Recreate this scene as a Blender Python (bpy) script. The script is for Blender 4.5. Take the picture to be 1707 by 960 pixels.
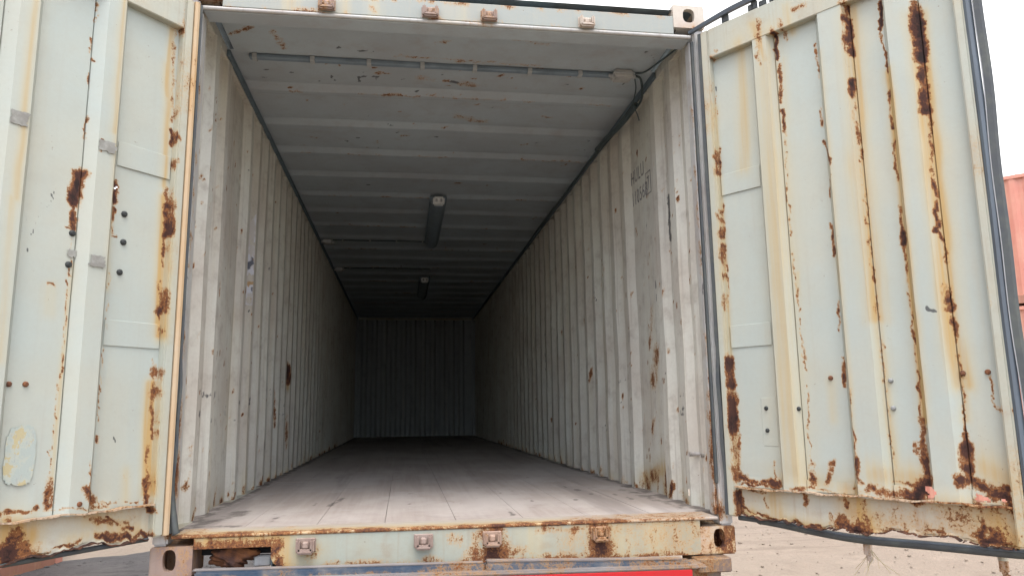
import bpy, bmesh, math, random
import numpy as np
from mathutils import Vector, Matrix
for o in list(bpy.data.objects): bpy.data.objects.remove(o)
sc = bpy.context.scene
C = sc.collection
rad = math.radians
rng = np.random.default_rng(7)
random.seed(7)
GZ = -1.35                                   # ground height; z = 0 is the underside of the container

# ------------------------------------------------------------------ camera
cam = bpy.data.cameras.new("camera"); camo = bpy.data.objects.new("camera", cam); C.objects.link(camo)
cam.sensor_width = 36.0; cam.lens = 0.724 * 36; cam.clip_start = 0.05; cam.clip_end = 3000
yaw, pitch, roll = 0.1458, 0.1644, -0.0137
dv = Vector((math.sin(yaw)*math.cos(pitch), math.cos(yaw)*math.cos(pitch), math.sin(pitch)))
rv = Vector((math.cos(yaw), -math.sin(yaw), 0)); uv = rv.cross(dv)
r2 = rv*math.cos(roll) + uv*math.sin(roll); u2 = -rv*math.sin(roll) + uv*math.cos(roll)
M = Matrix((r2, u2, -dv)).transposed().to_4x4(); M.translation = Vector((-0.2351, -3.2244, 0.6293))
camo.matrix_world = M
sc.camera = camo

# ------------------------------------------------------------------ sky, sun, exposure
SUN_EL, SUN_AZ = rad(66), rad(184)           # veiled sun high behind the camera
w = bpy.data.worlds.new("World"); sc.world = w; w.use_nodes = True
nt = w.node_tree; bg = nt.nodes['Background']
sky = nt.nodes.new('ShaderNodeTexSky'); sky.sky_type = 'NISHITA'; sky.sun_disc = False
sky.sun_elevation = SUN_EL; sky.sun_rotation = SUN_AZ
sky.air_density = 1.0; sky.dust_density = 3.0; sky.ozone_density = 1.0
hs = nt.nodes.new('ShaderNodeHueSaturation'); hs.inputs['Saturation'].default_value = 0.75
nt.links.new(sky.outputs[0], hs.inputs['Color']); mx = nt.nodes.new('ShaderNodeMix'); mx.data_type = 'RGBA'; mx.blend_type = 'LIGHTEN'; mx.inputs[0].default_value = 1.0
mx.inputs[7].default_value = (4.4, 4.42, 4.4, 1)   # even white overcast; the veiled sun glows through it
nt.links.new(hs.outputs[0], mx.inputs[6]); nt.links.new(mx.outputs[2], bg.inputs[0])
bg.inputs[1].default_value = 0.15
sl = bpy.data.lights.new("sun", 'SUN'); so = bpy.data.objects.new("sun", sl); C.objects.link(so)
sl.energy = 0.5; sl.angle = rad(40); sl.color = (1.0, 0.975, 0.94)
sd = Vector((math.sin(SUN_AZ)*math.cos(SUN_EL), math.cos(SUN_AZ)*math.cos(SUN_EL), math.sin(SUN_EL)))
so.rotation_euler = sd.to_track_quat('Z', 'Y').to_euler(); so.location = sd*60
sc.view_settings.view_transform = 'Standard'; sc.view_settings.look = 'None'
sc.view_settings.gamma = 1.0; sc.view_settings.exposure = 1.66
sc.cycles.max_bounces = 10; sc.cycles.diffuse_bounces = 8

# ------------------------------------------------------------------ node materials
def nodes(name):
    m = bpy.data.materials.new(name); m.use_nodes = True
    n = m.node_tree; b = n.nodes['Principled BSDF']; b.inputs['Specular IOR Level'].default_value = 0.35
    return m, n, b
class G:
    """tiny node-graph helper"""
    def __init__(s, nt):
        s.nt = nt; s.tc = nt.nodes.new('ShaderNodeTexCoord')
    def _set(s, sock, v):
        if hasattr(v, 'is_output') or isinstance(v, bpy.types.NodeSocket): s.nt.links.new(v, sock)
        elif isinstance(v, tuple) and len(v) == 3 and sock.type == 'RGBA': sock.default_value = (*v, 1)
        else: sock.default_value = v
    def coord(s, scale=(1, 1, 1), loc=(0, 0, 0)):
        mp = s.nt.nodes.new('ShaderNodeMapping'); mp.inputs['Scale'].default_value = scale; mp.inputs['Location'].default_value = loc
        s.nt.links.new(s.tc.outputs['Object'], mp.inputs['Vector']); return mp.outputs[0]
    def noise(s, vec, scale, detail=4, rough=.55, dist=0.0):
        n = s.nt.nodes.new('ShaderNodeTexNoise'); s.nt.links.new(vec, n.inputs['Vector'])
        n.inputs['Scale'].default_value = scale; n.inputs['Detail'].default_value = detail
        n.inputs['Roughness'].default_value = rough; n.inputs['Distortion'].default_value = dist
        return n.outputs['Fac']
    def voro(s, vec, scale, feat='F1'):
        n = s.nt.nodes.new('ShaderNodeTexVoronoi'); s.nt.links.new(vec, n.inputs['Vector']); n.feature = feat
        n.inputs['Scale'].default_value = scale; return n.outputs['Distance']
    def attr(s, name):
        n = s.nt.nodes.new('ShaderNodeAttribute'); n.attribute_name = name; return n.outputs['Fac']
    def math(s, op, a, b=0.0, c=None, clamp=False):
        n = s.nt.nodes.new('ShaderNodeMath'); n.operation = op; n.use_clamp = clamp
        s._set(n.inputs[0], a); s._set(n.inputs[1], b)
        if c is not None: s._set(n.inputs[2], c)
        return n.outputs[0]
    def ramp(s, v, a, b, lo=0.0, hi=1.0):
        n = s.nt.nodes.new('ShaderNodeMapRange'); n.interpolation_type = 'SMOOTHSTEP'
        s._set(n.inputs['Value'], v); n.inputs['From Min'].default_value = a; n.inputs['From Max'].default_value = b
        n.inputs['To Min'].default_value = lo; n.inputs['To Max'].default_value = hi; return n.outputs[0]
    def mix(s, f, a, b, mode='MIX'):
        n = s.nt.nodes.new('ShaderNodeMix'); n.data_type = 'RGBA'; n.blend_type = mode; n.clamp_factor = True
        s._set(n.inputs[0], f); s._set(n.inputs[6], a); s._set(n.inputs[7], b); return n.outputs[2]
    def bump(s, h, strength, dist=.01):
        n = s.nt.nodes.new('ShaderNodeBump'); n.inputs['Strength'].default_value = strength; n.inputs['Distance'].default_value = dist
        s.nt.links.new(h, n.inputs['Height']); return n.outputs[0]

RUST_DARK, RUST_MID, RUST_ORANGE = (.020, .011, .010), (.058, .024, .017), (.235, .098, .034)
def paint(name, a, b, stain=(.42, .27, .085), base_rust=0.0, speck=.5, streak=.35, dirt=(.22, .19, .16), dirt_amt=.25, rough=.5, dustz=None):
    m, n, p = nodes(name); g = G(n)
    o = g.coord()
    big = g.noise(o, 1.7, 4, .6)
    col = g.mix(g.ramp(big, .35, .68), a, b)
    st = g.noise(g.coord((38, 38, 1.1)), 1.0, 5, .6)                       # run-down streaks
    col = g.mix(g.math('MULTIPLY', g.ramp(st, .52, .78), streak), col, dirt)
    st2 = g.noise(g.coord((13, 13, .55), (3, 1, 7)), 1.0, 3, .6)
    col = g.mix(g.math('MULTIPLY', g.ramp(st2, .5, .75), streak*.6), col, (.50, .45, .32))
    med = g.noise(o, 9, 6, .65)
    col = g.mix(g.math('MULTIPLY', g.ramp(med, .48, .8), dirt_amt), col, dirt)
    fine = g.noise(o, 70, 5, .65); fine2 = g.noise(g.coord((1, 1, .55), (5, 5, 5)), 27, 9, .72)
    scr = g.noise(g.coord((60, 60, 6), (9, 2, 4)), 1.0, 8, .8, .6)
    col = g.mix(g.ramp(scr, .70, .76, 0, .35), col, (.16, .15, .15))
    col = g.mix(g.ramp(fine, .3, .75, 0, .14), col, dirt)
    S = g.attr('stain'); R = g.attr('rust'); K = g.attr('grime')
    sf = g.math('MULTIPLY', S, g.ramp(st, .25, .7, .45, 1.15), clamp=True)
    col = g.mix(g.math('MULTIPLY', sf, .85), col, g.mix(g.ramp(S, .35, 1.0), (.45, .38, .22), stain))
    kf = g.ramp(g.math('ADD', K, g.math('MULTIPLY', g.math('SUBTRACT', fine2, .5), 2.2)), .35, .6)
    kf = g.math('MULTIPLY', kf, g.ramp(K, .02, .25))
    col = g.mix(g.math('MULTIPLY', kf, .85), col, (.045, .047, .052))
    # rust: attribute (where it is) + noise (how it eats in)
    loc = g.math('MULTIPLY', g.ramp(big, .40, .66), base_rust)
    RR = g.math('MAXIMUM', R, loc)
    v = g.math('ADD', RR, g.math('ADD', g.math('MULTIPLY', g.math('SUBTRACT', fine2, .5), 2.3), g.math('MULTIPLY', g.math('SUBTRACT', g.noise(o, 120, 6, .75), .5), 2.2)))
    gate = g.ramp(RR, .04, .30)
    halo = g.math('MULTIPLY', g.ramp(v, .05, .60), gate)
    edge = g.math('MULTIPLY', g.ramp(v, .50, .68), gate)
    core = g.math('MULTIPLY', g.ramp(v, .84, 1.15), gate)
    deep = g.math('MULTIPLY', g.ramp(v, 1.4, 1.9), gate)
    rustc = g.mix(g.ramp(g.noise(o, 55, 6, .7), .38, .66), RUST_ORANGE, (.13, .048, .02))
    col = g.mix(g.math('MULTIPLY', halo, .6), col, (.44, .25, .085))
    col = g.mix(edge, col, rustc)
    col = g.mix(core, col, RUST_MID); col = g.mix(deep, col, RUST_DARK)
    # scattered chips and pin-holes
    sp = g.math('MULTIPLY', g.ramp(g.noise(o, 95, 3, .5), .705, .745), g.ramp(g.noise(g.coord((1, 1, 1), (2, 8, 1)), 5, 3, .6), .5, .66))
    col = g.mix(g.math('MULTIPLY', sp, speck), col, (.13, .052, .024))
    n.links.new(col, p.inputs['Base Color'])
    n.links.new(g.math('ADD', g.math('MULTIPLY', edge, .38), g.ramp(med, .3, .8, rough-.05, rough+.12), clamp=True), p.inputs['Roughness'])
    h = g.math('ADD', g.math('MULTIPLY', fine, .12), g.math('MULTIPLY', g.math('MULTIPLY', edge, fine2), 1.0))
    h = g.math('SUBTRACT', h, g.math('MULTIPLY', sp, .3))
    h = g.math('ADD', h, g.math('MULTIPLY', g.noise(o, 3.2, 2, .5), .9))
    n.links.new(g.bump(h, .55, .006), p.inputs['Normal'])
    return m
def plain(name, col, rough=.7, var=.25, scale=20, dark=None, bump=.3, bscale=60, metal=0, stretch=(1, 1, 1)):
    m, n, p = nodes(name); g = G(n); o = g.coord(stretch)
    dark = dark or tuple(c*.5 for c in col)
    c = g.mix(g.ramp(g.noise(o, scale, 6, .65), .4, .75, 0, var*2), col, dark)
    c = g.mix(g.ramp(g.noise(o, scale*.2, 4, .6), .45, .7, 0, var), c, dark)
    n.links.new(c, p.inputs['Base Color']); p.inputs['Roughness'].default_value = rough; p.inputs['Metallic'].default_value = metal
    n.links.new(g.bump(g.noise(o, bscale, 5, .6), bump, .004), p.inputs['Normal'])
    return m

GREEN, CREAM = (.368, .415, .385), (.40, .415, .355)
MAT = {}
MAT['door'] = paint('weathered_door_paint', GREEN, CREAM, speck=.6, streak=.22, dirt=(.33, .31, .26), dirt_amt=.22)
MAT['frame'] = paint('weathered_frame_paint', (.385, .41, .355), (.40, .375, .285), base_rust=.26, speck=.8, streak=.4, dirt=(.28, .23, .17), dirt_amt=.4)
MAT['web'] = paint('stained_rail_paint', (.43, .44, .38), (.43, .36, .25), base_rust=.40, speck=.8, streak=.45, dirt=(.30, .20, .14), dirt_amt=.5)
MAT['edge'] = paint('rusty_edge_paint', (.45, .36, .26), (.30, .18, .11), base_rust=.85, speck=.8, streak=.4)
MAT['orange_edge'] = paint('ochre_stained_strip', (.45, .355, .24), (.42, .275, .14), base_rust=.25, speck=.7, streak=.4, dirt=(.42, .26, .12), dirt_amt=.35)
MAT['wall'] = paint('dusty_inner_paint', (.61, .615, .545), (.525, .495, .43), speck=.9, streak=.6, dirt=(.29, .25, .21), dirt_amt=.65, rough=.6)
MAT['front_wall'] = paint('far_wall_dimmed_paint', (.36, .40, .405), (.34, .37, .38), speck=.5, streak=.4, dirt=(.20, .23, .25), dirt_amt=.5, rough=.6)  # inner paint darkened and cooled to stand for the dim far end
MAT['post'] = paint('scuffed_post_paint', (.46, .47, .45), (.41, .395, .375), base_rust=.12, speck=.9, streak=.6, dirt=(.24, .20, .17), dirt_amt=.5)
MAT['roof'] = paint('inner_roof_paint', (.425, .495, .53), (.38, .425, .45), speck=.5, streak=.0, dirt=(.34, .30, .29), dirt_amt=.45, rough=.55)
MAT['sill'] = paint('sill_paint', (.30, .33, .285), (.32, .295, .21), base_rust=.34, speck=.9, streak=.35, dirt=(.25, .19, .13), dirt_amt=.6)
MAT['header'] = paint('header_paint', (.265, .295, .275), (.275, .295, .27), base_rust=.05, speck=.9, streak=.2, dirt=(.38, .33, .24), dirt_amt=.2)
MAT['threshold'] = paint('worn_threshold_paint', (.36, .335, .305), (.33, .275, .225), base_rust=.42, speck=.9, streak=.2, dirt=(.33, .28, .24), dirt_amt=.7)
MAT['casting'] = paint('rusty_casting_paint', (.50, .47, .40), (.36, .25, .19), base_rust=.52, speck=.9, streak=.3, dirt=(.25, .17, .13), dirt_amt=.6)
MAT['casting_rust'] = paint('brown_casting_rust', (.30, .235, .20), (.21, .13, .10), base_rust=.6, speck=.9, streak=.3, dirt=(.17, .10, .08), dirt_amt=.6)
MAT['keeper'] = paint('keeper_rust', (.34, .24, .18), (.24, .13, .09), base_rust=.75, speck=1, streak=.2)
MAT['rail_dark'] = plain('dark_plate_and_shadow_paint', (.13, .175, .205), .6, .3, 12)  # for dark plates, and the roof-edge strip that stands for shadow
MAT['gasket'] = plain('dirty_black_rubber', (.055, .062, .068), .65, .4, 16, (.09, .10, .085), .4, 40)
MAT['gasket_blue'] = plain('grey_rubber', (.10, .125, .15), .5, .3, 14, (.06, .065, .075), .25, 40, stretch=(1, 1, .2))
MAT['pale_rubber'] = plain('pale_rubber_lip', (.42, .44, .45), .6, .3, 18)
MAT['bolt_dark'] = plain('black_bolt_head', (.03, .034, .034), .55, .3, 60)
MAT['bolt_rust'] = plain('rusty_bolt_head', (.10, .045, .028), .9, .6, 80, (.22, .09, .04), .8, 120)
MAT['bolt_pale'] = plain('galvanised_bolt', (.24, .25, .245), .5, .3, 60)
MAT['rust_lump'] = plain('flaking_rust', (.050, .026, .022), .95, .22, 9, (.42, .15, .03), 1.0, 40)
MAT['rust_black'] = plain('black_rust', (.035, .02, .016), .95, .6, 30, (.13, .055, .03), 1.0, 60)
MAT['tape'] = plain('grey_tape_remnant', (.215, .21, .19), .8, .45, 30, (.33, .34, .31), .3, 90)
MAT['conduit'] = plain('conduit_grey', (.21, .27, .32), .6, .3, 10)
MAT['clip'] = plain('pale_plastic', (.42, .44, .44), .5, .2, 30)
MAT['box_white'] = plain('junction_box_plastic', (.47, .47, .45), .5, .25, 20)
MAT['lamp_body'] = plain('lamp_diffuser_grey', (.21, .26, .30), .4, .2, 10, bump=.05)
MAT['lamp_cap'] = plain('lamp_end_cap_white', (.80, .82, .80), .4, .2, 25)
MAT['cable'] = plain('dark_cable', (.06, .085, .09), .5, .3, 30)
MAT['ink'] = plain('stencil_ink', (.14, .14, .15), .8, .6, 60, (.36, .34, .31))
MAT['blue'] = paint('worn_blue_beam_paint', (.022, .048, .085), (.045, .068, .10), base_rust=.42, speck=1, streak=.15, dirt=(.19, .18, .17), dirt_amt=1.0)
MAT['grey_beam'] = paint('worn_grey_ledge', (.21, .20, .20), (.17, .14, .13), base_rust=.35, speck=.8, streak=.1, dirt=(.28, .27, .26), dirt_amt=.6)
MAT['red'] = plain('red_marker_board', (.46, .012, .017), .4, .15, 8, (.30, .03, .028), .1)
MAT['brown_steel'] = paint('brown_steel', (.16, .11, .09), (.10, .07, .06), base_rust=.55, speck=.6, streak=.2)
MAT['tyre'] = plain('tyre_rubber', (.03, .03, .032), .85, .3, 20)
MAT['red_cont'] = paint('overexposed_red_paint', (.50, .205, .155), (.53, .26, .19), base_rust=.08, speck=.4, streak=.3, dirt=(.40, .15, .10), dirt_amt=.25)  # red lifted to salmon in the colour to stand for overexposed sunlight
MAT['red_rail'] = paint('rusty_red_rail_paint', (.33, .15, .10), (.28, .14, .10), base_rust=.35, speck=.6, streak=.3, dirt=(.22, .10, .07), dirt_amt=.5)
MAT['concrete'] = plain('concrete', (.36, .35, .33), .9, .3, 8)
MAT['black'] = plain('dark_backing_black', (.02, .02, .022), .9, .2, 8)

def wood_material():
    m, n, p = nodes('dusty_plywood'); g = G(n)
    gr = g.noise(g.coord((22, .8, 4)), 1.0, 7, .65, .4)
    c = g.mix(g.ramp(gr, .35, .7), (.36, .318, .285), (.31, .268, .238))
    c = g.mix(g.ramp(g.noise(g.coord((1.0, .7, 1)), 1.7, 6, .62), .44, .64, 0, .75), c, (.43, .395, .365))       # pale dust
    c = g.mix(g.ramp(g.noise(g.coord((2.6, .22, 1), (4, 0, 0)), 1.4, 4, .6), .54, .66, 0, .6), c, (.21, .185, .17))   # tyre tracks of the forklift
    c = g.mix(g.ramp(g.noise(g.coord(), 5.5, 7, .7), .55, .75, 0, .5), c, (.20, .175, .16))
    sc_ = g.noise(g.coord((42, 2.0, 4), (1, 7, 2)), 1.0, 8, .8, .8)
    c = g.mix(g.ramp(sc_, .68, .73, 0, .6), c, (.12, .105, .095))
    c = g.mix(g.ramp(g.noise(g.coord(), 38, 4, .6), .66, .72, 0, .6), c, (.10, .088, .08))
    c = g.mix(g.ramp(g.noise(g.coord((1, 1, 1), (9, 9, 9)), 55, 2, .5), .74, .77, 0, .8), c, (.55, .53, .5))
    K = g.attr('grime')
    kf = g.math('MULTIPLY', g.ramp(g.math('ADD', K, g.math('MULTIPLY', g.math('SUBTRACT', g.noise(g.coord(), 22, 6, .7), .5), 1.3)), .35, .75), .8)
    c = g.mix(kf, c, (.10, .088, .078))
    n.links.new(c, p.inputs['Base Color']); p.inputs['Roughness'].default_value = .8
    n.links.new(g.bump(g.math('ADD', gr, g.noise(g.coord(), 40, 5, .6)), .4, .004), p.inputs['Normal'])
    return m
MAT['wood'] = wood_material()
def ground_material(name, a, b, c_, scale):
    m, n, p = nodes(name); g = G(n); o = g.coord()
    c = g.mix(g.ramp(g.noise(o, .35*scale, 6, .6), .35, .7), a, b)
    c = g.mix(g.ramp(g.noise(g.coord((1, .35, 1)), 2.2*scale, 6, .65), .5, .75, 0, .6), c, c_)
    peb = g.voro(o, 16*scale)
    c = g.mix(g.ramp(peb, .05, .22, .4, 0), c, c_)
    c = g.mix(g.ramp(g.noise(g.coord((.25, 2.2, 1), (2, 2, 0)), 1.0, 6, .65, .8), .5, .66, 0, .55), c, c_)
    c = g.mix(g.ramp(g.noise(g.coord((1, 1, 1), (5, 1, 0)), 1.1*scale, 5, .6), .55, .7, 0, .5), c, tuple(min(1, v*1.25) for v in b))
    c = g.mix(g.ramp(g.noise(o, 30*scale, 4, .6), .55, .75, 0, .5), c, c_)
    n.links.new(c, p.inputs['Base Color']); p.inputs['Roughness'].default_value = .95
    h = g.math('ADD', g.noise(o, 5*scale, 6, .7), g.math('MULTIPLY', g.noise(o, 26*scale, 4, .6), .35))
    n.links.new(g.bump(h, .8, .06), p.inputs['Normal'])
    return m
MAT['ground'] = ground_material('packed_sandy_earth', (.235, .195, .155), (.265, .22, .175), (.17, .135, .105), 1.0)
MAT['gravel'] = ground_material('shadow_darkened_gravel', (.075, .072, .074), (.10, .096, .094), (.04, .038, .038), 2.4)  # gravel colour darkened to carry the shadow on the left

# ------------------------------------------------------------------ object helpers
def tag(o, label=None, cat=None, group=None, kind=None):
    if label: o['label'] = label
    if cat: o['category'] = cat
    if group: o['group'] = group
    if kind: o['kind'] = kind
    return o
def thing(name, loc=(0, 0, 0), rz=0.0):
    o = bpy.data.objects.new(name, None); C.objects.link(o); o.location = loc; o.rotation_euler = (0, 0, rz)
    o.empty_display_size = .2; return o
def link(name, me, mat=None, parent=None, mtx=None):
    o = bpy.data.objects.new(name, me); C.objects.link(o)
    if mat is not None: me.materials.append(MAT[mat] if isinstance(mat, str) else mat)
    if parent is not None: o.parent = parent
    if mtx is not None: o.matrix_local = mtx
    return o
def set_attr(me, name, arr):
    a = me.attributes.new(name, 'FLOAT', 'POINT'); a.data.foreach_set('value', np.ascontiguousarray(arr, dtype=np.float32))
def lattice(a, b, s, seed):
    """smooth value noise in 0..1"""
    T = np.random.default_rng(seed).random((257, 257)); x, y = a*s+50.3, b*s+50.7
    i, j = np.floor(x).astype(int), np.floor(y).astype(int); u, v = x-i, y-j; u = u*u*(3-2*u); v = v*v*(3-2*v)
    i0, i1, j0, j1 = i % 257, (i+1) % 257, j % 257, (j+1) % 257
    return (T[i0, j0]*(1-u)+T[i1, j0]*u)*(1-v)+(T[i0, j1]*(1-u)+T[i1, j1]*u)*v
def seg_field(A, B, spots, kind):
    """strength of the rust / stain / grime at points (A,B), from a list of worn strokes on that surface"""
    A = np.asarray(A, float); B = np.asarray(B, float)
    f = np.zeros(len(A))
    if not spots: return f
    if kind != 'S':                              # corrosion wanders and breaks up along the stroke
        n1, n2, n3, n4 = (lattice(A, B, s, 90+i)-.5 for i, s in enumerate((28, 31, 85, 92)))
        wa, wb = A+n1*.016+n3*.008, B+n2*.022+n4*.010
        mod = .45+.75*lattice(A, B, 13, 97)+.65*(lattice(A, B, 47, 98)-.35)
    else: wa, wb, mod = A+.01*(lattice(A, B, 9, 91)-.5), B, 1.0
    for k, a1, b1, a2, b2, wd, amp in spots:
        if k != kind: continue
        da, db = a2-a1, b2-b1; L2 = da*da+db*db+1e-12
        lo, hi = min(b1, b2)-3*wd, max(b1, b2)+3*wd
        idx = np.nonzero((wb > lo) & (wb < hi) & (wa > min(a1, a2)-3*wd) & (wa < max(a1, a2)+3*wd))[0]
        if not len(idx): continue
        a, b = wa[idx], wb[idx]
        t = np.clip(((a-a1)*da+(b-b1)*db)/L2, 0, 1)
        d = np.sqrt(((a-a1-t*da)**2+(b-b1-t*db)**2))/wd
        f[idx] = np.maximum(f[idx], amp*(np.exp(-d*d*.8) if kind == 'S' else np.clip(1.25-.75*d, 0, 1)))
    return f*mod
def wobble(x, y, s, seed=0):
    r = np.random.default_rng(seed); v = 0
    for i in range(5):
        ax, ay, ph = r.normal(0, s), r.normal(0, s), r.uniform(0, 6.28)
        v = v + np.sin(ax*x+ay*y+ph)/(1+i*.4)
    return v/3
def sheet(name, A, B, func, mat, parent, keep=None, spots=None, mtx=None, flip=False, spotcoord=None):
    """a pressed steel sheet: grid of stations A x B, func(A,B) -> (x,y,z) arrays"""
    AA, BB = np.meshgrid(np.asarray(A, float), np.asarray(B, float)); na, nb = len(A), len(B)
    a, b = AA.ravel(), BB.ravel()
    V = np.stack(func(a, b), 1)
    i = np.arange(nb-1)[:, None]*na+np.arange(na-1)[None, :]
    F = np.stack([i, i+1, i+1+na, i+na], -1).reshape(-1, 4)
    if flip: F = F[:, ::-1]
    if keep is not None:
        ca, cb = a[F].mean(1), b[F].mean(1); F = F[keep(ca, cb)]
        used = np.zeros(len(V), bool); used[F.ravel()] = True
        mp = np.cumsum(used)-1; V = V[used]; a, b = a[used], b[used]; F = mp[F]
    me = bpy.data.meshes.new(name); me.vertices.add(len(V)); me.vertices.foreach_set('co', V.ravel())
    me.loops.add(F.size); me.loops.foreach_set('vertex_index', F.ravel().astype(np.int32))
    me.polygons.add(len(F)); me.polygons.foreach_set('loop_start', np.arange(0, F.size, 4, dtype=np.int32))
    me.update(calc_edges=True); me.set_sharp_from_angle(angle=rad(14))      # crisp folds, smooth dents
    if spots is not None:
        if spotcoord: a, b = spotcoord(a, b)
        for nm, k in (('rust', 'R'), ('stain', 'S'), ('grime', 'G')):
            set_attr(me, nm, seg_field(a, b, spots, k))
    return link(name, me, mat, parent, mtx)
def bm_obj(name, bm, mat, parent=None, mtx=None, spots=None, ab=None, smooth=False):
    bm.normal_update()
    me = bpy.data.meshes.new(name); bm.to_mesh(me); bm.free()
    if smooth:
        for p in me.polygons: p.use_smooth = True
    if spots is not None:
        co = np.zeros(len(me.vertices)*3); me.vertices.foreach_get('co', co); co = co.reshape(-1, 3)
        a, b = ab(co)
        for nm, k in (('rust', 'R'), ('stain', 'S'), ('grime', 'G')): set_attr(me, nm, seg_field(a, b, spots, k))
    return link(name, me, mat, parent, mtx)
def bm_box(bm, lo, hi, bev=.003, seg=0, segs=1):
    lo, hi = Vector(lo), Vector(hi)
    lo, hi = Vector(map(min, lo, hi)), Vector(map(max, lo, hi))
    t = bmesh.new(); bmesh.ops.create_cube(t, size=1.0)
    for v in t.verts: v.co = Vector([lo[i]+(v.co[i]+.5)*(hi[i]-lo[i]) for i in range(3)])
    if bev: bmesh.ops.bevel(t, geom=list(t.edges), offset=bev, segments=segs, affect='EDGES', clamp_overlap=True)
    if seg:
        for ax in range(3):
            n = int((hi[ax]-lo[ax])/seg)
            for k in range(1, n):
                co = Vector(lo); co[ax] = lo[ax]+(hi[ax]-lo[ax])*k/n
                no = Vector((0, 0, 0)); no[ax] = 1
                bmesh.ops.bisect_plane(t, geom=t.verts[:]+t.edges[:]+t.faces[:], plane_co=co, plane_no=no)
    me = bpy.data.meshes.new('tmp'); t.to_mesh(me); t.free(); bm.from_mesh(me); bpy.data.meshes.remove(me)
    return bm
def box(name, lo, hi, mat, parent=None, bev=.003, seg=0, mtx=None, spots=None, ab=None, segs=1):
    return bm_obj(name, bm_box(bmesh.new(), lo, hi, bev, seg, segs), mat, parent, mtx, spots, ab)
def bm_tube(bm, pts, r, n=10, caps=True):
    pts = [Vector(p) for p in pts]; rings = []
    rs = r if isinstance(r, (list, tuple)) else [r]*len(pts)
    for i, p in enumerate(pts):
        d = (pts[min(i+1, len(pts)-1)]-pts[max(i-1, 0)]).normalized()
        s = d.cross(Vector((0, 0, 1)) if abs(d.z) < .95 else Vector((1, 0, 0))).normalized(); t = d.cross(s)
        rings.append([bm.verts.new(p+(s*math.cos(6.28318*k/n)+t*math.sin(6.28318*k/n))*rs[i]) for k in range(n)])
    for A, B in zip(rings[:-1], rings[1:]):
        for k in range(n): bm.faces.new((A[k], A[(k+1) % n], B[(k+1) % n], B[k]))
    if caps: bm.faces.new(rings[0]); bm.faces.new(rings[-1][::-1])
    return bm
def tube(name, pts, r, mat, parent=None, n=10, mtx=None):
    return bm_obj(name, bm_tube(bmesh.new(), pts, r, n), mat, parent, mtx, smooth=True)
def smooth_path(pts, k=6):
    """Catmull-Rom through pts"""
    P = [np.array(p, float) for p in pts]; P = [2*P[0]-P[1]]+P+[2*P[-1]-P[-2]]; out = []
    for i in range(1, len(P)-2):
        for t in np.linspace(0, 1, k, endpoint=False):
            a, b, c, d = P[i-1:i+3]
            out.append(.5*((2*b)+(-a+c)*t+(2*a-5*b+4*c-d)*t*t+(-a+3*b-3*c+d)*t**3))
    out.append(P[-2]); return [tuple(p) for p in out]
def stations(breaks, step):
    out = []
    for a, b in zip(breaks[:-1], breaks[1:]):
        n = max(1, int(math.ceil((b-a)/step))); out += list(np.linspace(a, b, n, endpoint=False))
    return out+[breaks[-1]]

# ------------------------------------------------------------------ the ground
def ground():
    n = 60
    xs = np.sign(np.linspace(-1, 1, n))*np.abs(np.linspace(-1, 1, n))**3*1500; ys = xs+5
    xs = np.unique(np.concatenate([xs, np.linspace(-12, 16, 140)])); ys = np.unique(np.concatenate([ys, np.linspace(-6, 22, 140)]))
    def f(x, y):
        near = np.exp(-((x-2)**2+(y-7)**2)/250)
        return x, y, GZ+near*(.018*wobble(x, y, 1.5, 1)+.012*wobble(x, y, 5, 2))
    tag(sheet('ground', xs, ys, f, 'ground', None), kind='structure')
    # gravel strip on the left, darkened in colour to stand for the stack's shadow
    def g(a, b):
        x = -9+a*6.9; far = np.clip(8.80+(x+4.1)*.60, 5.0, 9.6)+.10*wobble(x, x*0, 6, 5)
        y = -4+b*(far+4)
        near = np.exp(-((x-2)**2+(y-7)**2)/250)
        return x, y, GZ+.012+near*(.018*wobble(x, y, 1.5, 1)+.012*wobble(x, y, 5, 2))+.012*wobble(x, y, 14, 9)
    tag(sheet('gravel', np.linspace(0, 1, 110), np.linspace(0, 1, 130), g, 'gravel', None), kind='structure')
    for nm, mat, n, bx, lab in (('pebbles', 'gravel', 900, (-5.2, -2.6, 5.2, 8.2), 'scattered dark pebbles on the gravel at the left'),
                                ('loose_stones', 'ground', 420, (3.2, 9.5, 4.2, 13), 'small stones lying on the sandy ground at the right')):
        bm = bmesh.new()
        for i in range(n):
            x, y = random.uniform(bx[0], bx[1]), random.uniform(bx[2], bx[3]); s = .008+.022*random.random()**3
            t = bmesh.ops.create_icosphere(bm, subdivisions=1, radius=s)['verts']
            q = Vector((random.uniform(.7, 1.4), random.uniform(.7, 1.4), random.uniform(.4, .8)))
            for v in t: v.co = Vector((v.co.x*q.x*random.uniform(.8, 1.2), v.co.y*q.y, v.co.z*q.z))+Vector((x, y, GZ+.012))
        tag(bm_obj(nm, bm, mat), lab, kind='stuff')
ground()

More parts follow.
